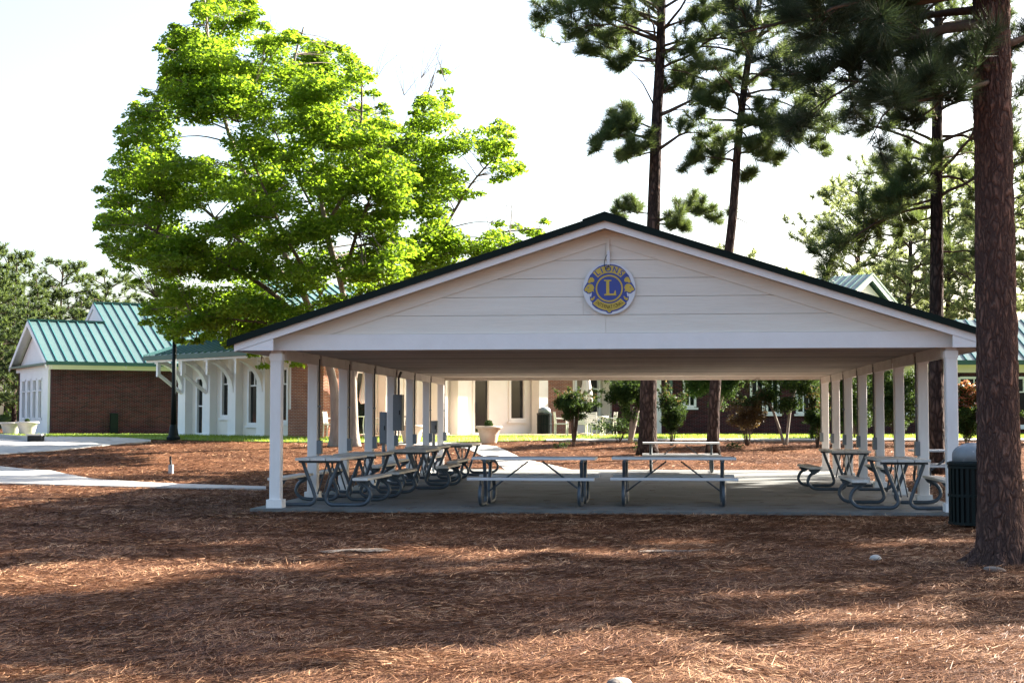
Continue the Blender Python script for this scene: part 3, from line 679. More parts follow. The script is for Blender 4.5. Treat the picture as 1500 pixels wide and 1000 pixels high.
# end wall: brick corner, white window bay
EW = empty('end_wall', (0, 0, 0), 0); EW.parent = A; EW.location = (0, 7.0, 0); EW.rotation_euler.z = -math.pi / 2
ops = [(1.35 + 1.15 * i, 2.15 + 1.15 * i, .65, 2.55) for i in range(4)]
bpy.data.objects.remove(EW)
def ewbox(name, a, b, y0, y1, z0, z1, m, parent=None):   # along the end wall: a..b from the far corner, y outwards negative
    return MB().box(y0, y1, 7 - b, 7 - a, z0, z1).build(name, M[m], parent or A)
ewbox('corner_pier', 0, .8, 0, .3, 0, 2.9, 'brick')
for i in range(5):
    a0 = .8 if i == 0 else ops[i - 1][1]; b0 = 6.7 if i == 4 else ops[i][0]
    ewbox('bay_panel', a0, b0, -.10, .3, 0, 2.9, 'white')
for (a, b, c, e) in ops:
    ewbox('bay_panel', a, b, -.10, .3, 0, c, 'white'); ewbox('bay_panel', a, b, -.10, .3, e, 2.9, 'white')
    mb = MB()
    for (q0, q1, w0, w1) in ((a, a + .09, c, e), (b - .09, b, c, e), (a, b, e - .09, e), (a, b, c, c + .09), (a, b, e - .6, e - .55)):
        mb.box(-.13, .05, 7 - q1, 7 - q0, w0, w1)
    w = mb.build('window', M['white'], A)
    MB().box(-.02, 0, 7 - b + .05, 7 - a - .05, c + .05, e - .05).build('pane', M['glass'], w)
ewbox('frieze', -.02, 6.98, -.12, .3, 2.9, 3.18, 'white')
SLA = .516
def rz_(y): return 3.2 + SLA * (y + .45)
for (xa, xb, dp) in ((-.35, 3.2, 7.0), (3.2, 15, 11.2)):
    yr = dp / 2; zr = rz_(yr)
    seam_roof(A, xa, xb, -.45, 3.2, yr, zr, .43)
    seam_roof(A, xa, xb, dp + .45, 3.2, yr, zr, .43)
    MB().box(xa - .02, xb, yr - .12, yr + .12, zr + .02, zr + .1).build('ridge_cap', M['gutter'], A)
    for y0 in (-.56, dp + .45): MB().box(xa, xb, y0, y0 + .11, 3.08, 3.24).build('gutter', M['gutter'], A)
    xg = 0.05 if xa < 0 else 3.22
    gable_poly(A, 'gable_wall', xg, .1, [(.0, 3.19), (dp, 3.19), (yr, rz_(yr) - .25)], 'white')
    for s in (-1, 1):
        ye = yr + s * (yr + .45)
        gable_poly(A, 'rake_board', xa - .03, .05, [(ye, 3.2), (yr, zr), (yr, zr - .24), (ye, 3.2 - .24)], 'white')
        gable_poly(A, 'rake_soffit', xa + .03, abs(xg - xa), [(ye, 3.16), (yr, zr - .04), (yr, zr - .08), (ye, 3.12)], 'white')
MB().box(-.38, 0.03, -.45, 7.45, 3.10, 3.19).build('gable_skirt_roof', M['gutter'], A)
build_fix(MB().box(.3, 15, 6.9, 7.2, 0, 3.18).build('wall', M['brick'], A)); MB().box(14.7, 15, .31, 11.2, 0, 3.18).build('wall', M['brick'], A)

# --- white arcade wing with arched brackets
b0 = cw(-13.65, 61.7, .69); B = empty('arcade_wing', b0, YAW - math.radians(45))
tag(B, 'white wing with square columns, arched eave brackets and tall windows behind the lamp post', 'building')
LB = 9.7; colx = [0.35, 2.15, 3.95, 5.9]
ops = [(2.75, 3.45, .75, 2.65), (4.60, 5.35, .45, 2.65), (6.5, 7.25, .55, 2.65), (.95, 1.65, 0.0, 2.4)]
wall_open(B, 'wall', 0, 7.55, 0, 3.1, .25, ops, M['cream'])
for (a, b, c, e) in ops[1:3] + ops[:1]: window(B, a, b, c, e, nx=2, nz=2, top_only=True)
window(B, .95, 1.65, 0.02, 2.4, nx=1, nz=2, name='door', mt='white', sill=False)
MB().box(1.70, 2.02, -.12, -.003, 0, 2.9).build('brick_pier', M['brick'], B)
BP = MB().box(7.55, 9.7, -.25, .8, 0, 1.05).box(7.63, 9.62, -.17, .8, 1.05, 3.1); BP.build('brick_pier', M['brickwarm'], B)
for x in colx:
    c = MB().box(x - .27, x + .27, -.34, .0, .1, 3.08).build('column', M['white'], B)
    MB().box(x - .32, x + .32, -.39, .0, 0, .1).build('plinth', M['white'], c)
    # bracket: quarter arch, diagonal strut and short hanging post
    arc = [(-.36 - 1.2 * (1 - math.cos(t)), 1.72 + 1.2 * math.sin(t)) for t in [i * math.pi / 2 / 10 for i in range(11)]]
    inn = [(y - (.0 if i > 8 else .0) - .0, z) for i, (y, z) in enumerate(arc)]
    br = empty('bracket'); br.parent = B; bpy.data.objects.remove(br)
    mb = MB()
    for i in range(10):
        y0, z0_ = arc[i]; y1, z1_ = arc[i + 1]
        nd = Vector((z1_ - z0_, -(y1 - y0))).normalized() * .17
        mb.prism([(y0, z0_), (y1, z1_), (y1 + abs(nd.x), z1_ + abs(nd.y)), (y0 + abs(nd.x), z0_ + abs(nd.y))], x - .12, x + .12, 'x')
    br = build_fix(mb.build('bracket_arch', M['white'], B))
    if x < 2.5: MB().tube([(x, -.35, 1.75), (x, -1.45, 2.5)], .075, 6).build('strut', M['white'], br)
    MB().box(x - .06, x + .06, -1.52, -1.38, 2.40, 3.02).build('hanger', M['white'], br)
MB().box(-.3, LB, -1.60, .25, 3.10, 3.17).build('soffit', M['white'], B)
MB().box(-.3, LB, -1.62, -1.50, 2.98, 3.10).build('eave_beam', M['white'], B)
MB().box(-.36, LB, -1.74, -1.62, 3.06, 3.25).build('gutter', M['gutter'], B)
seam_roof(B, -.36, LB, -1.72, 3.22, 3.2, 4.75, .43)
seam_roof(B, -.36, LB, 8.1, 3.22, 3.2, 4.75, .43)
gable_poly(B, 'gable_wall', -.05, .1, [(-.2, 3.17), (6.6, 3.17), (3.2, 4.5)], 'white')
MB().box(0, .25, .26, 6.5, 0, 3.1).build('wall', M['brick'], B)

# --- cream facade seen through the shelter
c0 = cw(-7.25, 55.6, .69); Cf = empty('cream_facade_building', c0, YAW + math.radians(42))
tag(Cf, 'cream columned building front with glass door and dark windows behind the terrace', 'building')
def along(px, base=(-7.25, 55.6), ang=42):
    u = (px - 750) / F; c, s = math.cos(math.radians(ang)), math.sin(math.radians(ang))
    return (u * base[1] - base[0]) / (c - u * s)
X = along
E0, E1 = X(486), X(898)
ops = [(X(520), X(545), .0, 2.5), (X(592), X(612), .0, 2.5), (X(693), X(717), .06, 2.55), (X(745.5), X(769.5), .62, 2.6), (X(842), X(878), .62, 2.6), (X(488), X(505), .0, 2.5)]
xb0, xb1 = X(803), X(839)
wall_open(Cf, 'wall', 0, xb0, 0, 3.2, .3, [q for q in ops if q[1] < xb0], M['cream'])
wall_open(Cf, 'brick_panel', xb0, xb1, 0, 3.2, .3, [], M['brickwarm'])
wall_open(Cf, 'wall', xb1, E1, 0, 3.2, .3, [q for q in ops if q[0] > xb1], M['cream'])
for q in ops[:3] + ops[5:]:
    dd = window(Cf, *q, nx=1, nz=1, fr=.07, name='glass_door', mt='cream', sill=False)
    MB().box(q[0] + .09, q[0] + .13, -.09, -.05, .95, 1.35).build('handle', M['black'], dd)
window(Cf, *ops[3], nx=1, nz=1, mt='cream'); window(Cf, *ops[4], nx=3, nz=2, top_only=True, mt='white')
for px_ in (560, 636, 665, 783, 886):
    x = X(px_); c = MB().box(x - .24, x + .24, -.55, -.07, .12, 3.1).build('column', M['cream'], Cf)
    MB().box(x - .30, x + .30, -.61, -.01, 0, .12).build('plinth', M['cream'], c); MB().box(x - .28, x + .28, -.59, -.03, 3.0, 3.1).build('capital', M['cream'], c)
MB().box(0, E1, -1.0, .3, 3.2, 3.35).build('soffit', M['cream'], Cf)
MB().box(-.05, E1 + .05, -1.12, -1.0, 3.22, 3.42).build('gutter', M['gutter'], Cf)
seam_roof(Cf, 0, E1, -1.1, 3.4, 4.5, 6.2, .43); seam_roof(Cf, 0, E1, 10.1, 3.4, 4.5, 6.2, .43)
for xx in (0.0, E1 - .12): gable_poly(Cf, 'gable_wall', xx, .1, [(0, 3.36), (9, 3.36), (4.5, 5.95)], 'white')
MB().box(E1 - .3, E1 - .01, .31, 9, 0, 3.2).build('wall', M['brick'], Cf)

# --- long brick wing behind the shrubs
d0 = cw(4.4, 65.2, .69); D = empty('brick_wing', d0, YAW + math.radians(-2))
tag(D, 'long dark brick wing with white framed windows and teal roof behind the clipped trees', 'building')
def xd(px): u = (px - 750) / F; c, s = math.cos(math.radians(-2)), math.sin(math.radians(-2)); return (u * 65.2 - 4.4) / (c - u * s)
wops = [(xd(1001), xd(1019), 1.2, 2.5), (xd(1099), xd(1119), .92, 2.5), (xd(1122), xd(1141), .92, 2.5), (xd(1166), xd(1187), .92, 2.5), (xd(1245), xd(1270), .92, 2.5), (xd(1312), xd(1336), .92, 2.5), (xd(1404), xd(1440), 1.28, 2.5), (xd(1488), xd(1520), .35, 2.5), (xd(1560), xd(1592), .9, 2.5)]
XE = xd(1700)
wall_open(D, 'wall', 0, XE, 0, 2.7, .3, wops, M['brick'])
for i, q in enumerate(wops): window(D, *q, nx=3 if i >= 6 else 2, nz=2, top_only=(i >= 6), fr=.08)
MB().box(0, XE, -.05, .3, 2.7, 3.1).build('frieze', M['cream'], D)
for px_ in (965, 1395): MB().box(xd(px_) - .1, xd(px_) + .1, -.06, -.002, 0, 2.7).build('corner_board', M['white'], D)
MB().tube([(xd(982), -.1, 0), (xd(982), -.1, 3.1)], .09, 6).build('downspout', M['gutter'], D)
MB().box(-.1, XE, -.72, -.60, 3.02, 3.22).build('gutter', M['gutter'], D); MB().box(0, XE, -.60, .3, 3.1, 3.14).build('soffit', M['cream'], D)
seam_roof(D, -.1, XE, -.70, 3.18, 4.2, 5.25, .43); seam_roof(D, -.1, XE, 9.1, 3.18, 4.2, 5.25, .43)
for xx in (0.0, XE - .12): gable_poly(D, 'gable_wall', xx, .1, [(0, 3.14), (8.4, 3.14), (4.2, 5.1)], 'cream')
MB().box(XE - .3, XE - .01, .31, 8.4, 0, 3.1).build('wall', M['brick'], D); MB().box(.01, .3, .31, 8.4, 0, 3.1).build('wall', M['brick'], D); MB().box(.31, XE - .31, 8.1, 8.4, 0, 3.1).build('wall', M['brick'], D)

# --- high gabled hall behind
pk = P(1277, 402, 76.0); Hh = empty('gabled_hall', (pk.x, pk.y, .69), YAW + math.radians(-42))
tag(Hh, 'taller hall with teal roof and cream gable rising behind the brick wing', 'building')
zr = pk.z - .69; hw = 5.2; ze = zr - hw * .53
# local: ridge runs along -x, gable faces +x
gable_poly(Hh, 'gable_wall', -.5, .15, [(-hw + .5, ze), (hw - .5, ze), (0, zr - .3)], 'cream')
wall_open(Hh, 'wall', -9, -.4, 0, ze, .3, [], M['brick'], -hw + .5); wall_open(Hh, 'wall', -9, -.4, 0, ze, .3, [], M['brick'], hw - .8)
MB().box(-.5, -.2, -hw + .81, hw - .81, 0, ze).build('wall', M['cream'], Hh)
seam_roof(Hh, -9, 0, -hw, ze, 0, zr, .43); seam_roof(Hh, -9, 0, hw, ze, 0, zr, .43)
for s in (-1, 1): gable_poly(Hh, 'rake_board', 0, .05, [(s * hw, ze), (0, zr), (0, zr - .28), (s * hw, ze - .28)], 'white')
for s in (-1, 1): gable_poly(Hh, 'rake_cap', -.03, .12, [(s * hw, ze + .09), (0, zr + .09), (0, zr - .03), (s * hw, ze - .03)], 'gutter')

# ------------------------------------------------------------------ trees
def rnd_unit(rng, n):
    v = rng.normal(size=(n, 3)); return v / np.linalg.norm(v, axis=1, keepdims=True)
def tufts_mesh(name, pos, dirs, rng, n=24, ln=.22, w=.004, m=None, spread=.8, droop=.0):
    pos = np.array(pos); dirs = np.array(dirs); T = len(pos)
    d = rnd_unit(rng, T * n).reshape(T, n, 3) * spread + dirs[:, None, :]
    d /= np.linalg.norm(d, axis=2, keepdims=True)
    d[:, :, 2] -= droop
    L = ln * rng.uniform(.75, 1.15, size=(T, 1, 1)) * rng.uniform(.75, 1.1, size=(T, n, 1))
    back = rng.uniform(0, .5, size=(T, n, 1)) * ln * dirs[:, None, :]
    a = pos[:, None, :] - back; b = a + d * L
    side = np.cross(d, rnd_unit(rng, T * n).reshape(T, n, 3)); side /= (np.linalg.norm(side, axis=2, keepdims=True) + 1e-6)
    V = np.stack([a - side * w, a + side * w, b], axis=2).reshape(T * n, 3, 3)
    return npmesh(name, V, 3, m)
def leaves_mesh(name, pos, size, rng, m, tilt=.7, updir=None):
    N = len(pos); n = np.array([0, 0, 1.0]) + rnd_unit(rng, N) * tilt
    if updir is not None: n = n + updir
    n /= np.linalg.norm(n, axis=1, keepdims=True)
    u = np.cross(n, rnd_unit(rng, N)); u /= np.linalg.norm(u, axis=1, keepdims=True); v = np.cross(n, u)
    s = (size * rng.uniform(.6, 1.25, size=(N, 1)))
    V = np.stack([pos - u * s * .5, pos + v * s * .32 + n * s * .07, pos + u * s * .55 - n * s * .1, pos - v * s * .32 + n * s * .07], axis=1)
    return npmesh(name, V, 4, m)
class Pine:
    def __init__(s, seed):
        s.rng = np.random.default_rng(seed); s.r = random.Random(seed); s.br = MB(); s.tp = []; s.td = []; s.extra = 1
    def limb(s, p0, p1, r, bow=.12, dens=1.0, sub=.34, wig=.05, fol=.35, bare=False, minr=.006):
        """one limb from trunk to tip with side shoots carrying needle tufts"""
        R_ = s.r; p0 = Vector(p0); p1 = Vector(p1); L = (p1 - p0).length; n = max(5, int(L / .35))
        perp = Vector((R_.uniform(-1, 1), R_.uniform(-1, 1), R_.uniform(-.3, .3))) * L * wig
        pts = []
        for i in range(n + 1):
            t = i / n
            p = p0.lerp(p1, t) + Vector((0, 0, 1)) * bow * L * math.sin(math.pi * t) + perp * math.sin(2 * math.pi * t)
            p += Vector((R_.uniform(-1, 1), R_.uniform(-1, 1), R_.uniform(-1, 1))) * L * .012 * (1 if 0 < i < n else 0)
            pts.append(p)
        s.br.tube(pts, [max(minr, r * (1 - .85 * i / n)) for i in range(n + 1)], 6 if r > .02 else 5)
        if bare: return
        step = .30 / dens; pos = fol * L; k = 0
        while pos < L:
            t = pos / L; i = min(n - 1, int(t * n)); f = t * n - i; q = pts[i].lerp(pts[i + 1], f); d = (pts[i + 1] - pts[i]).normalized()
            side = d.cross(Vector((0, 0, 1))); side = side.normalized() if side.length > .01 else Vector((1, 0, 0))
            sg_ = 1 if k % 2 else -1
            dd = (d * R_.uniform(.35, .9) + side * sg_ * R_.uniform(.3, 1.0) + Vector((0, 0, R_.uniform(-.5, .9)))).normalized()
            l2 = min(1.5, L * sub) * R_.uniform(.5, 1.1) * (1.15 - .6 * t)
            s.shoot(q, dd, l2, max(minr, r * .35 * (1.1 - t)), minr)
            pos += step * R_.uniform(.6, 1.4); k += 1
        s.tuft(pts[-1], (pts[-1] - pts[-2]).normalized())
    def tuft(s, p, d):
        d = (d * .8 + Vector((0, 0, .35))).normalized(); s.tp.append(tuple(p)); s.td.append(tuple(d))
    def shoot(s, p, d, L, r, minr):
        R_ = s.r; n = 4; pts = [Vector(p)]; dd = Vector(d)
        for i in range(n):
            dd = (dd + Vector((R_.uniform(-.3, .3), R_.uniform(-.3, .3), R_.uniform(-.15, .32)))).normalized(); pts.append(pts[-1] + dd * L / n)
        s.br.tube(pts, [max(minr * .8, r * (1 - .7 * i / n)) for i in range(n + 1)], 4, False)
        s.tuft(pts[-1], dd)
        for i in range(1, n + 1):
            for _q in range(s.extra if R_.random() < .9 else 0):
                e = (dd + Vector((R_.uniform(-1, 1), R_.uniform(-1, 1), R_.uniform(-.3, .9)))).normalized()
                l = R_.uniform(.12, .34) * min(1.3, max(.5, L)); q = pts[i] + e * l
                s.br.tube([pts[i], pts[i].lerp(q, .5) + Vector((0, 0, -.02)), q], minr * .7, 4, False); s.tuft(q, e)
def bent_trunk(path, r0, r1, flare, n=14, m=30):
    c = crom(path, max(2, m // (len(path) - 1)))
    zz = [p.z - c[0].z for p in c]; Zt = zz[-1]
    rs = [r0 + (r1 - r0) * (z / Zt) + flare * math.exp(-z / .28) for z in zz]
    return MB().tube(c, rs, n), c
def pine_tree(name, base, path, r0, r1, flare, limbs_fn, label, group=None, seed=1, ndl='needle', nn=22, ln=.2, w=.006, bark='barkfar', trunk=None, cat='tree', spread=.85):
    e = empty(name, base); tag(e, label, cat, group); B0 = Vector(base)
    path = [Vector(p) - B0 for p in path]
    if trunk is None:
        mb, c = bent_trunk(path, r0, r1, flare); t = mb.build('trunk', M[bark], e, smooth=True)
    else: c = crom(path, 8); trunk(e)
    def at_z(z):
        for a, b in zip(c[:-1], c[1:]):
            if a.z <= z <= b.z: return a.lerp(b, (z - a.z) / max(1e-6, b.z - a.z))
        return c[-1]
    pn = Pine(seed); limbs_fn(pn, at_z, B0)
    pn.br.build('branches', M['twig'], e, smooth=True)
    inst('crown', tufts_mesh('crown', pn.tp, pn.td, pn.rng, nn, ln, w, M[ndl], spread), e)
    return e

# --- the big near pine by the trash can
nb_ = cw((1461 - 750) / F * 15.1, 15.1); nb_.z = rough_h(nb_.x, nb_.y)
def near_trunk(e):
    n, m = 72, 210; Hh_ = 9.0; V = []; Fc = []
    for j in range(m + 1):
        z = Hh_ * (j / m) ** 1.15
        for i in range(n):
            a = 2 * math.pi * i / n
            r = .208 + .018 * math.exp(-z / 1.6) - .004 * z + .15 * math.exp(-z / .20) * (1 + .35 * math.cos(3 * a + 1.0) + .2 * math.cos(5 * a)) 
            q = Vector((math.cos(a) * .2 * 15, math.sin(a) * .2 * 15, z * 5.0)); q += mnoise.noise_vector(q * .6) * .5
            dd, _ = mnoise.voronoi(q)
            edge = min(1, (dd[1] - dd[0]) * 3.2)
            r += .011 * (edge - .6) + .010 * mnoise.noise(q * .9) + .006 * mnoise.noise(q * 2.5)
            V.append((r * math.cos(a), r * math.sin(a), z - .12))
    for j in range(m):
        for i in range(n):
            i2 = (i + 1) % n; Fc.append((j * n + i, j * n + i2, (j + 1) * n + i2, (j + 1) * n + i))
    me = bpy.data.meshes.new('trunk'); me.from_pydata(V, [], Fc); me.materials.append(M['bark'])
    me.polygons.foreach_set('use_smooth', [True] * len(me.polygons)); inst('trunk', me, e)
    MB().tube(crom([(0, 0, 8.8), (.02, .03, 13), (.1, 0, 19)], 8), [.17 - .13 * i / 16 for i in range(17)], 12).build('upper_trunk', M['bark'], e, smooth=True)
    for a, L in ((3.6, .55), (4.5, .5), (2.6, .5), (5.6, .6), (1.2, .5)):
        MB().tube([(.18 * math.cos(a), .18 * math.sin(a), .12), (.32 * math.cos(a), .32 * math.sin(a), .03), (L * math.cos(a + .2), L * math.sin(a + .2), -.05)], [.09, .06, .03], 8).build('root', M['bark'], e, smooth=True)
def near_limbs(pn, at_z, B0):
    pn.extra = 2
    def tip(px, py, d): return P(px, py, d) - B0
    for (zs, px, py, d, r, bow, dens) in (
        (5.02, 1235, 118, 14.6, .055, -.03, 1.5), (4.95, 1300, 150, 13.9, .03, -.02, 1.4), (5.55, 1155, 110, 14.6, .06, .03, 1.5), (5.9, 1080, 50, 14.2, .06, .02, 1.5),
        (5.7, 1215, 55, 16.4, .05, .04, 1.4), (6.3, 1120, 10, 15.6, .05, .0, 1.4), (6.6, 1260, -10, 13.2, .05, .03, 1.4), (6.1, 1330, 40, 16.8, .04, .05, 1.4), (5.6, 1170, 175, 16.0, .04, .06, 1.3),
        (6.9, 1030, -60, 15.0, .06, .0, 1.2), (5.35, 1275, 205, 17.0, .035, .05, 1.2), (5.3, 1560, 60, 16.0, .05, .05, 1.2), (5.8, 1600, -40, 14.5, .05, .05, 1.2), (6.4, 1420, -60, 12.4, .05, .05, 1.2), (6.0, 1190, 30, 13.6, .05, .02, 1.4), (5.5, 1330, 95, 15.8, .04, .0, 1.4), (5.2, 1345, 175, 14.6, .03, .0, 1.3), (6.2, 1290, 20, 14.6, .045, .02, 1.4)):
        p0 = at_z(zs); pn.limb(p0, tip(px, py, d), r, bow, dens, .36, .05, .3)
    pn.extra = 1
    for i in range(30):      # the crown above the picture
        z = 7.2 + 11.5 * (i / 30); a = i * 2.4 + pn.r.uniform(-.4, .4); L = (3.4 - 2.0 * max(0, (z - 12) / 7)) * pn.r.uniform(.7, 1.15)
        p0 = at_z(z); pn.limb(p0, p0 + Vector((math.cos(a), math.sin(a), pn.r.uniform(.0, .4))) * L, .05, .06, .8, .36)
pine_tree('pine_tree', nb_, [nb_, nb_ + Vector((0, 0, 9)), nb_ + Vector((.1, 0, 19))], .2, .04, .1, near_limbs,
          'massive scaly barked pine trunk right beside the dark green trash can', seed=11, ndl='needlenear', nn=60, ln=.30, w=.0034, trunk=near_trunk, spread=.9)

# --- two pines behind the shelter and one past its posts
def mids(spec, D_, ztop, rand=26, zlow=9.5, Lr=3.2, thin=1.0):
    def fn(pn, at_z, B0):
        pn.extra = 3
        for (sx, sy, tx, ty, dd, r, bow, dens, bare) in spec:
            z = (P(sx, sy, D_) - B0).z; p0 = at_z(z); pn.limb(p0, P(tx, ty, D_ + dd) - B0, r, bow, dens * 1.35, .44, .06, .38, bare)
        pn.extra = 1
        for i in range(rand):
            z = zlow + (ztop - zlow) * (i / rand); a = i * 2.4 + pn.r.uniform(-.5, .5)
            L = Lr * (1 - .55 * max(0, (z - zlow) / (ztop - zlow))) * pn.r.uniform(.6, 1.1); p0 = at_z(z)
            pn.limb(p0, p0 + Vector((math.cos(a), math.sin(a), pn.r.uniform(.0, .45))) * L, .05, .06, .8 * thin, .36, .05, .35)
    return fn
b3 = G(948, 46.6); T3 = [b3, P(950, 560, 46.6), P(957, 330, 46.6), P(962, 180, 46.6), P(968, 60, 46.6), P(970, -60, 46.6), P(972, -230, 46.6)]
pine_tree('pine_tree', b3, T3, .285, .08, .10, mids([
    (962, 62, 842, 42, -1, .07, .10, 1.5, 0), (958, 40, 800, 28, .5, .06, .14, 1.5, 0), (960, 88, 862, 78, 1, .05, -.05, 1.5, 0), (960, 20, 880, -10, -1.4, .05, .1, 1.3, 0),
    (955, 205, 872, 212, -.6, .055, .12, 1.9, 0), (955, 190, 900, 175, 1.0, .04, .05, 1.7, 0), (954, 222, 905, 238, .4, .035, .03, 1.5, 0), (955, 210, 885, 190, -.3, .04, .08, 1.5, 0), (955, 212, 925, 225, -1.2, .035, .06, 1.4, 0), (960, 70, 900, 100, .2, .04, .05, 1.5, 0), (960, 50, 890, 60, 1.4, .04, .08, 1.5, 0), (961, 30, 850, 5, -.8, .05, .08, 1.4, 0), (963, 75, 1020, 85, -1.2, .04, .1, 1.3, 0), (962, 140, 1005, 130, 1.2, .04, .1, 1.3, 0),
    (958, 165, 912, 95, .3, .03, .14, 1, 1), (964, 82, 1098, 66, .3, .075, .12, .7, 0), (962, 170, 1060, 132, -.6, .07, .03, 1.4, 0), (964, 150, 1010, 110, .7, .04, .12, 1.5, 0),
    (958, 222, 1040, 196, -.4, .06, .16, .9, 0), (960, 172, 1008, 162, -.3, .03, .1, 1, 1), (966, 45, 1030, 30, -1, .05, .1, 1.2, 0), (952, 326, 1050, 318, .8, .06, .1, 1.7, 0), (952, 318, 905, 318, 1.2, .03, .1, 1.3, 0), (952, 330, 1000, 338, -1, .03, .1, 1.6, 0)],
    46.6, 19.5, 30, 12.2, 3.4), 'thick straight pine trunk rising behind the shelter ridge', seed=21, spread=1.05, nn=34, ln=.36, w=.0085)
b4 = G(1043, 46.0); T4 = [b4, P(1048, 560, 46), P(1060, 430, 46), P(1073, 320, 46), P(1082, 200, 46), P(1096, 90, 46), P(1114, -10, 46), P(1130, -200, 46)]
pine_tree('pine_tree', b4, T4, .19, .06, .07, mids([
    (1080, 238, 1010, 235, -.5, .05, .08, 1.7, 0), (1080, 225, 1140, 240, .5, .05, .12, 1.7, 0), (1082, 205, 1165, 195, -.7, .05, .08, 1.6, 0), (1082, 180, 1205, 225, .4, .045, .14, 1.3, 0),
    (1085, 140, 1200, 150, .6, .05, .1, 1.6, 0), (1088, 120, 1030, 100, -.8, .04, .1, 1.4, 0), (1095, 90, 1180, 90, .9, .05, .1, 1.5, 0), (1092, 60, 1180, 30, -.6, .05, .1, 1.5, 0), (1100, 40, 1040, 20, .6, .05, .1, 1.4, 0),
    (1105, 20, 1230, 60, 1.0, .05, .1, 1.3, 0), (1076, 318, 1120, 338, .2, .02, .02, 1, 1), (1084, 160, 1135, 170, -1.0, .04, .08, 1.5, 0), (1081, 215, 1040, 250, .2, .035, .08, 1.5, 0), (1083, 190, 1110, 235, -.8, .035, .1, 1.5, 0), (1090, 110, 1150, 125, -.5, .04, .1, 1.5, 0), (1079, 245, 1100, 262, .6, .03, .05, 1.3, 0), (1084, 170, 1030, 160, -1.0, .04, .1, 1.3, 0), (1086, 140, 1215, 190, -.6, .045, .1, 1.3, 0), (1086, 150, 1120, 200, -1.2, .03, .05, 1.5, 0), (1082, 195, 1050, 215, .9, .03, .05, 1.5, 0)],
    46.0, 18.5, 32, 10.2, 3.2), 'slender leaning pine behind the shelter beside the thick straight one', seed=22, spread=1.05, nn=34, ln=.36, w=.0085)
b5 = G(1371, 38.5); T5 = [b5, P(1371, 560, 38.5), P(1372, 400, 38.5), P(1372, 250, 38.5), P(1374, 100, 38.5), P(1376, -40, 38.5), P(1380, -250, 38.5)]
pine_tree('pine_tree', b5, T5, .215, .07, .08, mids([
    (1371, 300, 1215, 385, -.6, .05, .10, 1.5, 0), (1371, 290, 1265, 350, .6, .045, .1, 1.6, 0), (1371, 270, 1300, 300, -1, .045, .08, 1.5, 0), (1371, 240, 1290, 240, .4, .045, .1, 1.5, 0), (1372, 370, 1440, 372, .6, .04, .04, .8, 0),
    (1372, 210, 1270, 190, -.6, .05, .1, 1.5, 0), (1372, 260, 1450, 290, .5, .05, .1, 1.4, 0), (1372, 230, 1330, 300, -1.6, .04, .05, 1.5, 0), (1372, 320, 1320, 335, 1.4, .03, .05, 1.4, 0), (1372, 200, 1480, 230, .5, .05, .1, 1.3, 0),
    (1373, 150, 1290, 130, .9, .05, .1, 1.4, 0), (1373, 130, 1470, 110, -.6, .05, .1, 1.3, 0), (1373, 90, 1280, 50, -.8, .05, .1, 1.3, 0), (1374, 70, 1460, 30, .8, .05, .1, 1.3, 0), (1374, 40, 1310, 0, .5, .05, .1, 1.3, 0)],
    38.5, 17.5, 36, 7.2, 3.6), 'pine with drooping boughs standing just outside the trash can side posts', seed=23, spread=1.05, nn=34, ln=.36, w=.0075)

# --- pines standing beyond the picture on the sunny side: their crowns shade the straw
def shade_pine(seed, Hh_=19.0, zlow=6.5):
    def fn(pn, at_z, B0):
        pn.extra = 3
        for i in range(46):
            z = zlow + (Hh_ - zlow - .5) * (i / 46); a = i * 2.4 + pn.r.uniform(-.5, .5)
            L = (3.7 * (1 - .62 * ((z - zlow) / (Hh_ - zlow)) ** 1.5)) * pn.r.uniform(.6, 1.15); p0 = at_z(z)
            pn.limb(p0, p0 + Vector((math.cos(a), math.sin(a), pn.r.uniform(.0, .4))) * L, .05, .06, .8, .38, .05, .3)
    b = Vector((0, 0, 0))
    return pine_tree('pine_tree', b, [b, Vector((.1, .1, 7)), Vector((0, .2, 13)), Vector((.15, 0, Hh_))], .22, .04, .08, fn, 'x', seed=seed, nn=20, ln=.42, w=.034)
SH = [shade_pine(31), shade_pine(32, 17.5, 5.5)]
SHP = [(15.0, 20.7, 1), (15.5, 29.1, 0), (21.0, 34.8, 1), (24.0, 33.7, 0), (27.5, 34.6, 1), (25.0, 40.7, 0), (18.0, 38.2, 1), (32.0, 40.2, 0), (19.0, 31.8, 0), (22.5, 27.2, 1)]
used = set()
for i, (rx, d, k) in enumerate(SHP):
    t = SH[k] if k not in used else copy_tree(SH[k]); used.add(k)
    q = cw(rx, d); t.location = (q.x, q.y, hb(d) - .03); t.rotation_euler.z = i * 1.9; s_ = 1 + .06 * ((i * 7) % 5 - 2); t.scale = (s_, s_, s_)
    tag(t, 'tall pine on the sunny side, outside the shelter', 'tree', 'pines shading the straw')

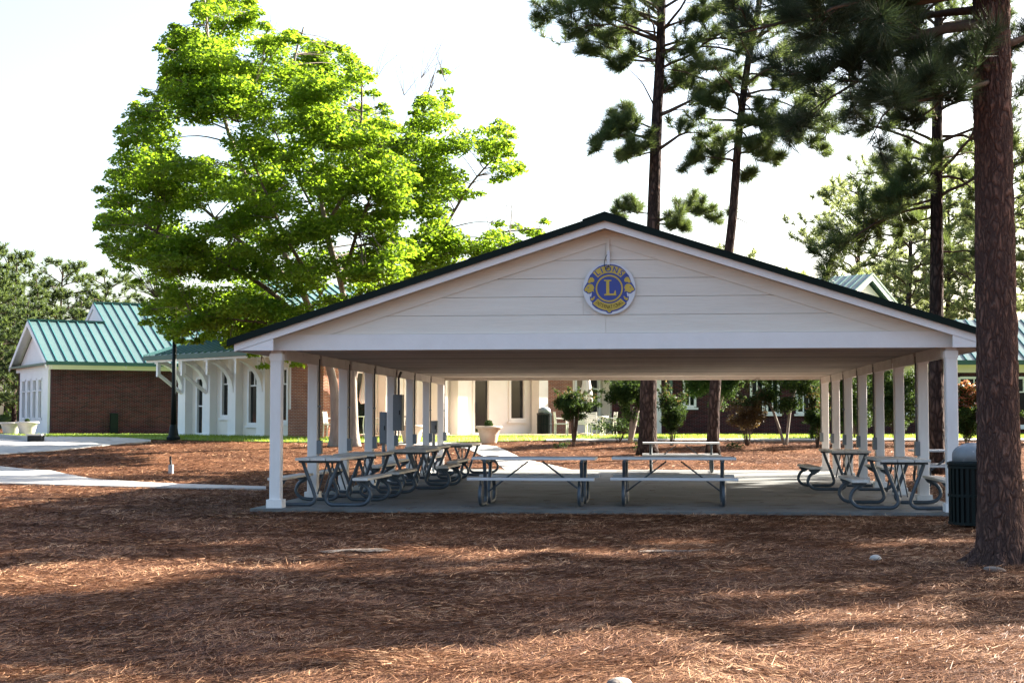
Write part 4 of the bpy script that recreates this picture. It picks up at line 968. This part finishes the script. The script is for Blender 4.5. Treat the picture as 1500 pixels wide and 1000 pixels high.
# --- far pines
def far_pine(seed, Hh_, zlow, Lr, n=34, top=.5, flat=False, dense=.68, extra=1, ndl='needlefar', w=.042):
    def fn(pn, at_z, B0):
        pn.extra = extra
        for i in range(n):
            t = i / n; z = zlow + (Hh_ - zlow - .4) * t; a = i * 2.4 + pn.r.uniform(-.5, .5)
            L = Lr * ((1 - top * t ** 1.5) if not flat else (.55 + .45 * math.sin(math.pi * min(1, t * 1.1)))) * pn.r.uniform(.5, 1.15); p0 = at_z(z)
            pn.limb(p0, p0 + Vector((math.cos(a), math.sin(a), pn.r.uniform(.05, .55))) * L, .06, .05, dense, .46, .05, .25, minr=.012)
    b = Vector((0, 0, 0))
    return pine_tree('pine_tree', b, [b, Vector((.2, .1, Hh_ * .4)), Vector((-.1, .2, Hh_ * .7)), Vector((.1, 0, Hh_))], .2, .05, .05, fn, 'x', seed=seed, nn=14, ln=.46, w=w, ndl=ndl, spread=1.2)
FP = [far_pine(41, 13, 1.5, 2.9, 40, .75), far_pine(42, 14, 6.0, 4.2, 30, .4, True), far_pine(43, 12, 2.0, 3.4, 38, .6)]
FP += [far_pine(44, 13, 3.0, 3.2, 34, .6, False, .6, 1, 'needlebacklit', .032), far_pine(45, 14, 6.0, 4.4, 30, .4, True, .62, 1, 'needlebacklit', .032)]
FAR = [(-12, 88, 2, .98), (22, 92, 0, .92), (52, 96, 0, .88), (88, 100, 1, .93), (118, 92, 2, .78), (152, 104, 1, .90), (185, 98, 2, .82), (40, 84, 2, .72), (-45, 95, 1, 1.0), (8, 110, 1, 1.08), (75, 86, 2, .62), (225, 110, 1, .9), (-90, 90, 0, 1.1), (290, 112, 2, .9),
       (1165, 104, 2, .80), (1215, 110, 2, .92), (1262, 98, 1, 1.18), (1330, 92, 1, 1.22), (1300, 112, 2, 1.12), (1395, 96, 0, 1.18), (1432, 90, 2, 1.22), (1475, 98, 1, 1.40), (1530, 92, 2, 1.35), (1600, 100, 1, 1.3), (1360, 108, 0, 1.3),
       (880, 108, 1, .93), (990, 110, 2, .95), (1040, 104, 1, .92), (1095, 108, 0, .90), (940, 118, 0, 1.0), (1130, 116, 2, .9), (700, 112, 1, .8), (560, 115, 2, .85), (430, 112, 1, .85)]
used = set()
for i, (px_, d, k, s_) in enumerate(FAR):
    if px_ > 820: k = {0: 3, 1: 4, 2: 3 if i % 3 else 2}[k]
    t = FP[k] if k not in used else copy_tree(FP[k]); used.add(k)
    q = cw((px_ - 750) / F * d, d); t.location = (q.x, q.y, .6); s_ *= .86 if px_ < 320 else 1.0; t.rotation_euler.z = i * 2.1; t.scale = (s_, s_, s_)
    lab, grp = [('conical far pine with branches almost to the ground', 'conical far pines'), ('far pine with bare lower trunk and flat spreading crown', 'flat topped far pines'), ('bushy far pine with rounded crown', 'bushy far pines'), ('airy far pine with backlit glow in its colour and branches low on the trunk', 'backlit tinted low branched far pines'), ('airy far pine with backlit glow in its colour, bare trunk and flat crown', 'backlit tinted flat topped far pines')][k]
    where = ' beyond the driveway' if px_ < 320 else ' behind the brick wing' if px_ > 1140 else ' behind the shelter'
    tag(t, lab + where, 'tree', grp + where)
# undergrowth at the far edge
rg = np.random.default_rng(77); n = 26000
u = rg.uniform(-.55, .55, n); d = rg.uniform(104, 126, n); z = .6 + 5.0 * rg.random(n) ** 1.5 * (0.7 + .3 * np.sin(u * 60) + .25 * np.sin(u * 171 + 1))
rx = u * d; pos = np.stack([rx * CA - d * SA, rx * SA + d * CA, z], 1)
tag(inst('far_wood', leaves_mesh('far_wood', pos, .75, rg, M['needlefar'], 1.6)), 'dense green wood beyond the buildings', kind='stuff')

# --- the maple behind the shelter
mb_ = G(505, 50.4); maple = empty('maple_tree', mb_); tag(maple, 'large bright green maple spreading over the shelter roof and arcade', 'tree')
DM = 50.4
def ml(px_, py_, dd=0.0): return P(px_, py_, DM + dd) - mb_
rm = random.Random(4); rgm = np.random.default_rng(9)
tr = MB()
stems = []
def stem(pts, r0, r1):
    c = crom(pts, 6); tr_ = [r0 + (r1 - r0) * i / (len(c) - 1) for i in range(len(c))]; stems.append((c, tr_)); return c, tr_
c1 = stem([Vector((-.32, 0, -.1)), ml(491, 600, 0), ml(487, 555, 0), ml(470, 500, -.2), ml(440, 420, -.4), ml(395, 330, -.8), ml(340, 210, -1.0), ml(310, 90, -.6), ml(300, 0, -.5)], .18, .03)
c2 = stem([Vector((.33, .1, -.1)), ml(518, 600, .2), ml(517, 555, .2), ml(520, 500, .3), ml(500, 420, .4), ml(478, 330, .6), ml(455, 220, .5), ml(430, 110, .3), ml(445, 40, 0)], .16, .03)
stem([ml(517, 560, .2), ml(535, 480, .4), ml(560, 400, .6), ml(585, 300, .4), ml(610, 200, .3), ml(635, 110, .3)], .12, .02)
stem([ml(520, 500, .3), ml(580, 420, 0), ml(640, 350, -.5), ml(690, 270, -.6), ml(740, 215, -.4)], .10, .02)
stem([ml(525, 480, .4), ml(600, 410, .8), ml(680, 385, 1.0), ml(720, 345, .9), ml(790, 335, .8)], .08, .015)
stem([ml(470, 500, -.2), ml(400, 430, -1.2), ml(320, 380, -2.0), ml(230, 340, -2.2), ml(165, 290, -1.6)], .11, .02)
stem([ml(440, 420, -.4), ml(360, 360, .8), ml(270, 280, 1.4), ml(200, 220, 1.2)], .10, .02)
stem([ml(478, 520, -.2), ml(400, 470, 1.0), ml(300, 450, 1.8), ml(230, 440, 1.6)], .08, .015)
stem([ml(480, 520, -.2), ml(430, 480, -1.8), ml(360, 470, -2.8), ml(280, 460, -2.6)], .08, .015)
stem([ml(478, 330, .6), ml(520, 250, -1.2), ml(530, 150, -1.4), ml(525, 90, -1)], .08, .015)
stem([ml(500, 420, .4), ml(520, 350, -2.2), ml(545, 280, -2.8), ml(560, 210, -2.6)], .08, .015)
stem([ml(500, 420, .4), ml(470, 330, 2.6), ml(420, 230, 3.2), ml(380, 140, 2.6)], .08, .015)
stem([ml(470, 430, -.4), ml(420, 350, -2.8), ml(380, 260, -3.4), ml(350, 180, -2.8)], .08, .015)
for c, r in stems[:2]: tr.tube(c, [x + .10 * math.exp(-max(0, p.z) / .25) for p, x in zip(c, r)], 12)
tr.build('trunk', M['barkgrey'], maple, smooth=True)
lm = MB()
for c, r in stems[2:]: lm.tube(c, r, 8)
outline = [(288, -40), (372, -50), (378, 30), (440, 42), (500, 58), (548, 92), (556, 150), (598, 190), (615, 120), (650, 95), (668, 170), (742, 178), (766, 250), (700, 285), (716, 318), (770, 330), (812, 318), (800, 345), (740, 372), (690, 392), (600, 425), (480, 452), (440, 535), (405, 545), (350, 520), (290, 500), (250, 505), (205, 465), (208, 420), (152, 372), (137, 285), (165, 225), (190, 150), (236, 118), (232, 40), (280, 30)]
def inside(x, y, poly):
    c = False; j = len(poly) - 1
    for i in range(len(poly)):
        xi, yi = poly[i]; xj, yj = poly[j]
        if (yi > y) != (yj > y) and x < (xj - xi) * (y - yi) / (yj - yi) + xi: c = not c
        j = i
    return c
gaps = [(275, 205, 30), (330, 195, 26), (600, 330, 16), (690, 245, 26), (690, 320, 30), (585, 120, 30), (400, 120, 14), (265, 330, 12), (330, 300, 14), (210, 395, 12)]
allpts = [(p, r) for c, rr in stems for p, r in zip(c, rr)]
lp = []; clumps = 0; tries = 0
while clumps < 680 and tries < 30000:
    tries += 1
    x = rm.uniform(137, 815); y = rm.uniform(-50, 545)
    if clumps >= 560: x = rm.uniform(555, 812); y = rm.uniform(180, 440)
    if not inside(x, y, outline): continue
    if any((x - a) ** 2 + (y - b) ** 2 < (g_ * 1.25) ** 2 for a, b, g_ in gaps): continue
    right = x > 570
    ex = (x - 430) / 340; ey = (y - 260) / 300; th = math.sqrt(max(.02, 1 - min(1, ex * ex * .8 + ey * ey * .7))) * 5.2
    if x > 600: th = min(th, 1.8)
    dd = rm.uniform(-1, 1); dd = math.copysign(abs(dd) ** .7, dd) * th
    rad = rm.uniform(.45, 1.05) * (.9 if right else 1)
    # keep clumps within the outline
    edge = min(((x - a) ** 2 + (y - b) ** 2) ** .5 for a, b in [(ax + (bx - ax) * t, ay + (by - ay) * t) for (ax, ay), (bx, by) in zip(outline, outline[1:] + outline[:1]) for t in (0, .33, .66)])
    rad = min(rad, max(.28, edge / F * DM * 1.15))
    cpos = ml(x, y, dd); clumps += 1
    n = int(400 * rad * rad / .7 * (.62 if right else 1)) + 50
    v = rgm.normal(size=(n, 3)); v /= np.linalg.norm(v, axis=1, keepdims=True); v *= rgm.random((n, 1)) ** .45
    v *= np.array([rad, rad, rad * .40]); v[:, 2] -= .25 * (v[:, 0] ** 2 + v[:, 1] ** 2) / rad
    lp.append(v + np.array(cpos))
    q, rq = min(allpts, key=lambda s: (s[0] - cpos).length + (0.8 if s[0].z > cpos.z else 0))
    L = (q - cpos).length
    mid = q.lerp(cpos, .5) + Vector((rm.uniform(-.15, .15), rm.uniform(-.15, .15), .10 * L - .05))
    tw = crom([q, mid, cpos], 4); lm.tube(tw, [max(.010, min(.045, rq * .5) * (1 - .8 * i / 8)) for i in range(9)], 5, False)
    for k in range(3):
        a = rm.uniform(0, 6.28); e = cpos + Vector((math.cos(a) * rad * .7, math.sin(a) * rad * .7, rm.uniform(-.1, .25))); lm.tube([mid.lerp(cpos, .6), cpos.lerp(e, .4) + Vector((0, 0, .05)), e], [.012, .009, .006], 4, False)
for (x, y, ll) in ((640, 85, .9), (600, 95, .8), (660, 75, .7), (620, 105, 1.0), (560, 70, .6), (625, 70, .8), (755, 300, .8), (735, 290, .8), (400, 50, .7), (380, 60, .6)):      # bare twigs
    p0 = ml(x - 8, y + 45); 
    for k in range(4):
        e = ml(x + rm.uniform(-28, 28), y + rm.uniform(-30, 20), rm.uniform(-.6, .6)); lm.tube([p0, p0.lerp(e, .5) + Vector((rm.uniform(-.1, .1), 0, .05)), e], [.012, .009, .005], 4, False)
lm.build('branches', M['mtwig'], maple, smooth=True)
lp = np.concatenate(lp)
inst('crown', leaves_mesh('crown', lp, .155, rgm, M['maple'], .85), maple)

# ------------------------------------------------------------------ shrubs and clipped small trees
def bush(name, px_, d, zc, rw, rh, label, cat='shrub', leaf='shrub', n=2600, size=.07, stems_=9, group=None, lift=.0, tips=None, seed=0, straight=True, trunk_r=.012, dens=1.0):
    b = G(px_, d); e = empty(name, b); tag(e, label, cat, group); r_ = random.Random(seed + int(px_)); g_ = np.random.default_rng(seed + int(px_))
    st = MB(); L_ = []
    for i in range(stems_):
        a = r_.uniform(0, 6.28); k = r_.uniform(.2, .8); tip = Vector((math.cos(a) * rw * k, math.sin(a) * rw * k, zc + rh * r_.uniform(-.3, .4)))
        s0 = Vector((math.cos(a) * .07 * k, math.sin(a) * .07 * k, -.05)) * (1 if stems_ > 3 else .6)
        st.tube(crom([s0, s0.lerp(tip, .5) + Vector((r_.uniform(-.05, .05), r_.uniform(-.05, .05), .12 * zc)), tip], 4), [trunk_r * (1 - .5 * j / 8) for j in range(9)], 6)
    st.build('stems', M['barkgrey'] if trunk_r > .03 else M['twig'], e, smooth=True)
    K = 34
    for i in range(K):
        v = g_.normal(size=3); v /= np.linalg.norm(v); v *= g_.random() ** .4
        c = np.array([v[0] * rw, v[1] * rw, zc + v[2] * rh]); m_ = n // K
        q = g_.normal(size=(m_, 3)); q /= np.linalg.norm(q, axis=1, keepdims=True); q *= g_.random((m_, 1)) ** .5 * np.array([rw * .36, rw * .36, rh * .32]); L_.append(c + q)
    for i in range(int(16 + 10 * rw)):      # shoots that break the outline
        v = g_.normal(size=3); v[2] = abs(v[2]) * 1.2 - .2; v /= np.linalg.norm(v); c = np.array([v[0] * rw * 1.1, v[1] * rw * 1.1, zc + v[2] * rh * 1.15]); l = g_.uniform(.12, .38); m_ = int(n / 160)
        tt = g_.random((m_, 1)); L_.append(c + v * l * tt + g_.normal(size=(m_, 3)) * .055 * (1.2 - tt))
    L_ = np.concatenate(L_); inst('foliage', leaves_mesh('foliage', L_, size, g_, M[leaf], 1.1), e)
    if tips:
        hi = L_[L_[:, 2] > zc + rh * .25]; m_ = int(len(hi) * tips[1]); hi = hi[g_.permutation(len(hi))[:m_]] + np.array([0, 0, .05])
        inst('young_leaves', leaves_mesh('young_leaves', hi, size * 1.1, g_, M[tips[0]], 1.0), e)
    return e
bush('shrub', 840, 50.2, 1.40, .60, .44, 'dense dark shrub on bare stems in front of the patio chairs', n=9000, size=.07, stems_=14, trunk_r=.020, tips=('bronze', .10))
bush('small_tree', 922, 52.0, 1.72, .78, .78, 'clipped evergreen small tree with short trunk beside the thick pine', 'tree', n=15000, size=.08, stems_=3, trunk_r=.08)
bush('shrub', 905, 52.6, .55, .75, .30, 'low leafy sprouts at the foot of the clipped tree', n=900, size=.09, stems_=8, leaf='shrub')
bush('shrub', 983, 50.6, 1.20, .42, .62, 'dark shrub with fine stems between the two pine trunks', n=8000, size=.065, stems_=14, trunk_r=.012, tips=('bronze', .12))
bush('small_tree', 1042, 56.0, 2.10, 1.15, .95, 'rounded evergreen crown behind the slender pine trunk', 'tree', n=16000, size=.085, stems_=3, trunk_r=.05)
bush('shrub', 1094, 50.8, 1.15, .62, .62, 'open bronze tinted shrub of many thin upright stems', n=6500, size=.065, stems_=26, leaf='bronze', trunk_r=.012, tips=('shrub', .8))
bush('small_tree', 1150, 51.0, 2.15, 1.25, .85, 'clipped evergreen small tree with pale crooked twin trunk', 'tree', n=16000, size=.08, stems_=2, trunk_r=.06)
bush('shrub', 1196, 49.6, 1.05, .34, .68, 'dark bronze shrub beside the rear post of the trash can side row', n=7000, size=.065, stems_=12, leaf='shrub', trunk_r=.014, tips=('bronze', .35))
bush('shrub', 1250, 55.0, 1.6, .95, 1.2, 'tall dark evergreen shrub against the brick wing, seen between posts', n=14000, size=.085, stems_=8, leaf='shrub')
bush('shrub', 1310, 52.0, 1.6, .80, 1.3, 'broad evergreen shrub standing behind the row of white posts', n=15000, size=.085, stems_=8, leaf='shrub')
bush('shrub', 1415, 52.0, 1.0, .58, .85, 'rounded shrub with red young leaves beside the white framed window', n=11000, size=.08, stems_=8, leaf='shrub', tips=('redtip', .7))
bush('shrub', 1540, 52.0, 1.1, .8, .9, 'rounded evergreen shrub at the end of the brick wing', n=8000, size=.085, stems_=8, leaf='shrub')
for px_, d in ((822, 49.5), (938, 48.6), (1075, 49.0)):
    bush('ground_plant', px_, d, .12, .28, .12, 'low green seedling tuft in the pine straw bed', 'plant', n=160, size=.07, stems_=4, group='seedlings in the straw bed', trunk_r=.006)

# ------------------------------------------------------------------ planters, lamp post, patio furniture
def planter(px_, d, r, h, m, label, ball=.0, z=None, group=None):
    b = G(px_, d); e = empty('planter', (b.x, b.y, z if z is not None else b.z + .02)); tag(e, label, 'planter', group)
    MB().lathe([(r * .62, 0), (r * .66, .03), (r * .80, h * .5), (r * .93, h * .84), (r * 1.06, h * .86), (r * 1.10, h * .93), (r * 1.06, h), (r * .92, h), (r * .90, h * .92)], 28).build('bowl', M[m], e, smooth=True)
    MB().lathe([(.01, h * .9), (r * .9, h * .9), (r * .9, h * .905)], 24).build('soil', M['soil'], e)
    if ball:
        g_ = np.random.default_rng(int(px_)); n = 900; q = g_.normal(size=(n, 3)); q /= np.linalg.norm(q, axis=1, keepdims=True); q *= g_.random((n, 1)) ** .3 * ball; q[:, 2] += h * .9 + ball * .8
        inst('plant', leaves_mesh('plant', q, .05, g_, M['shrub'], 1.2), e)
planter(716, 51.6, .43, .60, 'pot', 'cream stone bowl planter with clipped green ball beside the curved walk', .15)
planter(603, 51.8, .44, .62, 'pot', 'cream stone bowl planter behind the driveway side posts', .0)
planter(17, 63.2, .45, .52, 'potgrey', 'grey stone bowl planter without a plant by the brick building', .0)
planter(41, 62.6, .45, .55, 'potgrey', 'grey stone bowl planter with small dark plant by the brick building', .10)
lb = G(255, 53.6); lamp = empty('lamp_post', lb); tag(lamp, 'dark green lamp post with flared base on the lawn before the arcade', 'lamp post')
MB().lathe([(.24, 0), (.25, .10), (.18, .16), (.15, .42), (.13, .5), (.10, .55)], 16).build('base', M['greenmetal'], lamp, smooth=False)
MB().lathe([(.10, .5), (.085, 2.0), (.075, 4.3)], 14).build('pole', M['greenmetal'], lamp, smooth=True)
MB().lathe([(.07, 4.3), (.12, 4.36), (.14, 4.42), (.22, 4.9), (.24, 4.94), (.06, 5.15), (.02, 5.25)], 8).build('lantern', M['greenmetal'], lamp)
MB().lathe([(.135, 4.46), (.205, 4.86)], 8).build('lantern_glass', M['umbrella'], lamp)
# small marker stake
q = G(252, 39.0); st = empty('marker_stake', q); tag(st, 'short pale stake with dark top standing in the pine straw', 'stake')
MB().box(-.055, .055, -.05, .05, 0, .24).build('foot', M['stone'], st); MB().tube([(0, 0, .24), (-.02, 0, .36), (-.015, 0, .46)], .03, 8).build('cap', M['black'], st)

def chair(px_, d, rz, m, label, group):
    b = G(px_, d); e = empty('patio_chair', (b.x, b.y, .70 + .045), YAW + math.radians(rz)); tag(e, label, 'chair', group)
    lg = MB().tube([(0, 0, 0), (0, 0, .44)], .022, 6).mesh('leg', M[m])
    for x in (-.23, .23):
        inst('leg', lg, e, (x, -.22, 0)); MB().tube([(x, .24, 0), (x, .22, .44), (x, .27, .90)], .022, 6).build('rear_leg', M[m], e)
        MB().tube([(x, -.22, .44), (x, -.22, .64), (x, .24, .66)], .02, 6).build('armrest', M[m], e)
    MB().cbox(-.25, .25, -.24, .24, .42, .46).build('seat', M[m], e)
    for i in range(5): MB().box(-.23, .23, .235 + .008 * i, .25 + .008 * i, .50 + .08 * i, .565 + .08 * i).build('back_slat', M[m], e)
def ptable(px_, d, m, label, r=.48):
    b = G(px_, d); e = empty('patio_table', (b.x, b.y, .745)); tag(e, label, 'table', None)
    MB().lathe([(.01, .70), (r, .70), (r + .01, .72), (r, .74), (.01, .74)], 24).build('top', M[m], e)
    for i in range(4):
        a = i * math.pi / 2 + .6; MB().tube([(math.cos(a) * r * .75, math.sin(a) * r * .75, 0), (math.cos(a) * r * .55, math.sin(a) * r * .55, .4), (math.cos(a) * r * .7, math.sin(a) * r * .7, .70)], .02, 6).build('leg', M[m], e)
def umbrella(px_, d, label):
    b = G(px_, d); e = empty('patio_umbrella', (b.x, b.y, .745)); tag(e, label, 'umbrella')
    MB().lathe([(.25, 0), (.25, .06), (.05, .09)], 16).build('base', M['pot'], e); MB().tube([(0, 0, .05), (0, 0, 2.75)], .022, 8).build('pole', M['patio'], e)
    n = 24; mb = MB(); prof = [(.03, 2.72), (.09, 2.5), (.13, 2.1), (.19, 1.65), (.22, 1.35), (.15, 1.22), (.05, 1.25)]
    for r, z in prof:
        for k in range(n):
            a = 2 * math.pi * k / n; rr = r * (1 + .22 * math.cos(8 * a)); mb.v.append((rr * math.cos(a), rr * math.sin(a), z - .03 * math.cos(8 * a)))
    for i in range(len(prof) - 1):
        for k in range(n): mb.f.append((i * n + k, i * n + (k + 1) % n, (i + 1) * n + (k + 1) % n, (i + 1) * n + k))
    mb.build('folded_canopy', M['umbrella'], e, smooth=True); MB().lathe([(.03, 2.72), (.035, 2.78), (.01, 2.84)], 8).build('finial', M['patio'], e)
CG = 'white patio chairs by the orange brick'
chair(822, 56.6, 95, 'patio', 'white patio chair turned sideways beside the dense dark shrub', CG)
chair(852, 57.8, 170, 'patio', 'white patio chair half hidden behind the dense dark shrub', CG)
chair(868, 56.0, 15, 'patio', 'white patio chair with back to the lawn under the folded umbrella', CG)
chair(892, 56.8, -80, 'patio', 'white patio chair turned sideways beside the white pilaster', CG)
ptable(873, 57.0, 'patio', 'round white patio table under the folded umbrella by the orange brick'); umbrella(859, 58.2, 'folded pinkish patio umbrella in front of the white framed window')
chair(486, 54.0, 80, 'patio', 'white patio chair beside the maple trunk', 'white patio chairs behind the maple')
chair(551, 55.0, -75, 'patio', 'white patio chair under the second folded umbrella behind the maple', 'white patio chairs behind the maple')
ptable(528, 54.6, 'patio', 'round white patio table behind the maple trunk'); umbrella(536, 55.6, 'folded pinkish patio umbrella behind the maple trunk')
chair(572, 54.6, 30, 'black', 'black patio chair beyond the electrical cabinets', None); ptable(590, 55.6, 'black', 'round black patio table beyond the electrical cabinets')
# pale stone, old root and litter on the straw
def pebble(name, px_, d, sx, sy, sz, m, label, cat, seed):
    q = G(px_, d); r_ = random.Random(seed); mb = MB().lathe([(.02, 0), (.7, .05), (1, .35), (.8, .75), (.35, .98), (.02, 1)], 12)
    mb.v = [(v[0] * sx * (1 + .2 * mnoise.noise(Vector(v) * 2 + Vector((seed, 0, 0)))), v[1] * sy * (1 + .2 * mnoise.noise(Vector(v) * 2.3)), v[2] * sz - .01) for v in mb.v]
    tag(mb.build(name, M[m], None, (q.x, q.y, rough_h(q.x, q.y)), r_.uniform(0, 3), True), label, cat)
pebble('stone', 1279, 15.2, .075, .05, .06, 'stone', 'small pale stone lying in the pine straw near the big pine', 'stone', 3)
pebble('stone', 1452, 14.4, .16, .09, .05, 'root', 'flat grey stone at the foot of the big pine', 'stone', 5)
pebble('stone', 905, 8.2, .10, .06, .06, 'root', 'half buried grey lump in the sunlit pine straw', 'stone', 7)
def bare(name, px_, py_, d, L, label):
    q = G(px_, d); mb = MB(); n = 20
    for i in range(n):
        a = 2 * math.pi * i / n; rr = 1 + .3 * mnoise.noise(Vector((math.cos(a) * 2, math.sin(a) * 2, px_)))
        x, y = q.x + math.cos(a) * L * rr, q.y + math.sin(a) * L * .35 * rr; mb.v.append((x, y, rough_h(x, y) + .012))
    mb.v.append((q.x, q.y, rough_h(q.x, q.y) + .022)); mb.f = [(i, (i + 1) % n, n) for i in range(n)]
    tag(mb.build(name, M['sand']), label, kind='structure')
bare('bare_sand', 520, 0, 16.4, .42, 'pale sandy patch where the straw is thin'); bare('bare_sand', 985, 0, 16.4, .40, 'pale sandy patch in the straw')

# ------------------------------------------------------------------ pine straw and grass
rs_ = np.random.default_rng(123); N = 500000
lo, hi = 6.0, 54.0
d = lo * (hi / lo) ** (rs_.random(N) ** 1.25); u = rs_.uniform(-.46, .44, N); rx = u * d
def in_poly(x, y, poly):
    c = np.zeros(len(x), bool); j = len(poly) - 1
    for i in range(len(poly)):
        xi, yi = poly[i]; xj, yj = poly[j]; c ^= ((yi > y) != (yj > y)) & (x < (xj - xi) * (y - yi) / (yj - yi + 1e-9) + xi); j = i
    return c
off_ = np.zeros(N, bool)
for poly in PAVED: off_ |= in_poly(rx + rs_.normal(0, .05, N), d + rs_.normal(0, .12, N), poly)
x = rx * CA - d * SA; y = rx * SA + d * CA
onslab = (x > -6.3) & (x < 4.6) & (y > 22.8) & (y < 40.7) & (rs_.random(N) < .05 * np.exp(-(y - 22.8) / 1.2) + .012)
keep = onslab | ~((x > -6.44) & (x < 4.74) & (y > 22.70 + rs_.normal(0, .04, N)) & (y < 40.9)) & ~off_
x, y, d = x[keep], y[keep], d[keep]; N = len(x)
z = np.array([rough_h(a, b) for a, b in zip(x.tolist(), y.tolist())]); ons = onslab[keep]; z[ons] = -.001
f1 = np.array([mnoise.noise(Vector((a * .9, b * .9, 3.1))) for a, b in zip(x.tolist(), y.tolist())])
ang = f1 * 4.5 + rs_.normal(0, .95, N)
sc_ = np.clip(d / 12, 1, 3.2)
L = rs_.uniform(.035, .11, N) * sc_ ** .45; wd = (.0008 + .00014 * d) * rs_.uniform(.7, 1.3, N)
dx, dy = np.cos(ang), np.sin(ang); pitch = np.abs(rs_.normal(0, .14, N)); flip = rs_.random(N) < .02; pitch[flip] += .25
base = np.stack([x, y, z + rs_.uniform(.002, .022, N) * np.where(ons, .15, 1)], 1); pitch[ons] *= .1
t = np.stack([dx, dy, np.tan(pitch)], 1) * L[:, None]; sd_ = np.stack([-dy, dx, rs_.normal(0, .35, N)], 1) * wd[:, None]
V = np.stack([base - sd_, base + t - sd_ * .3, base + t + sd_ * .3, base + sd_], 1)
tag(inst('pine_straw', npmesh('pine_straw', V, 4, M['straw'])), 'loose brown pine needles covering the ground', kind='stuff')
# grass on the lawn
Ng = 60000; rg2 = np.random.default_rng(5); u = rg2.uniform(-.36, .40, Ng); d = 52.6 + 11 * rg2.random(Ng) ** 1.4
fr = np.interp(u * F + 750, [-260, 75, 250, 430, 640, 840, 1250, 1900], [55.5, 55.5, 54.0, 52.6, 52.4, 53.9, 54.2, 54.2])
k = d > fr - .15; u, d = u[k], d[k]; Ng = len(u); rx = u * d
hz = np.array([hb(a) for a in d]); base = np.stack([rx * CA - d * SA, rx * SA + d * CA, hz], 1)
tip = base + np.stack([rg2.normal(0, .03, Ng), rg2.normal(0, .03, Ng), rg2.uniform(.04, .11, Ng)], 1); sd_ = rnd_unit(rg2, Ng) * .012
tag(inst('grass', npmesh('grass', np.stack([base - sd_, base + sd_, tip], 1), 3, M['grass'])), 'short bright grass blades of the lawn', kind='stuff')
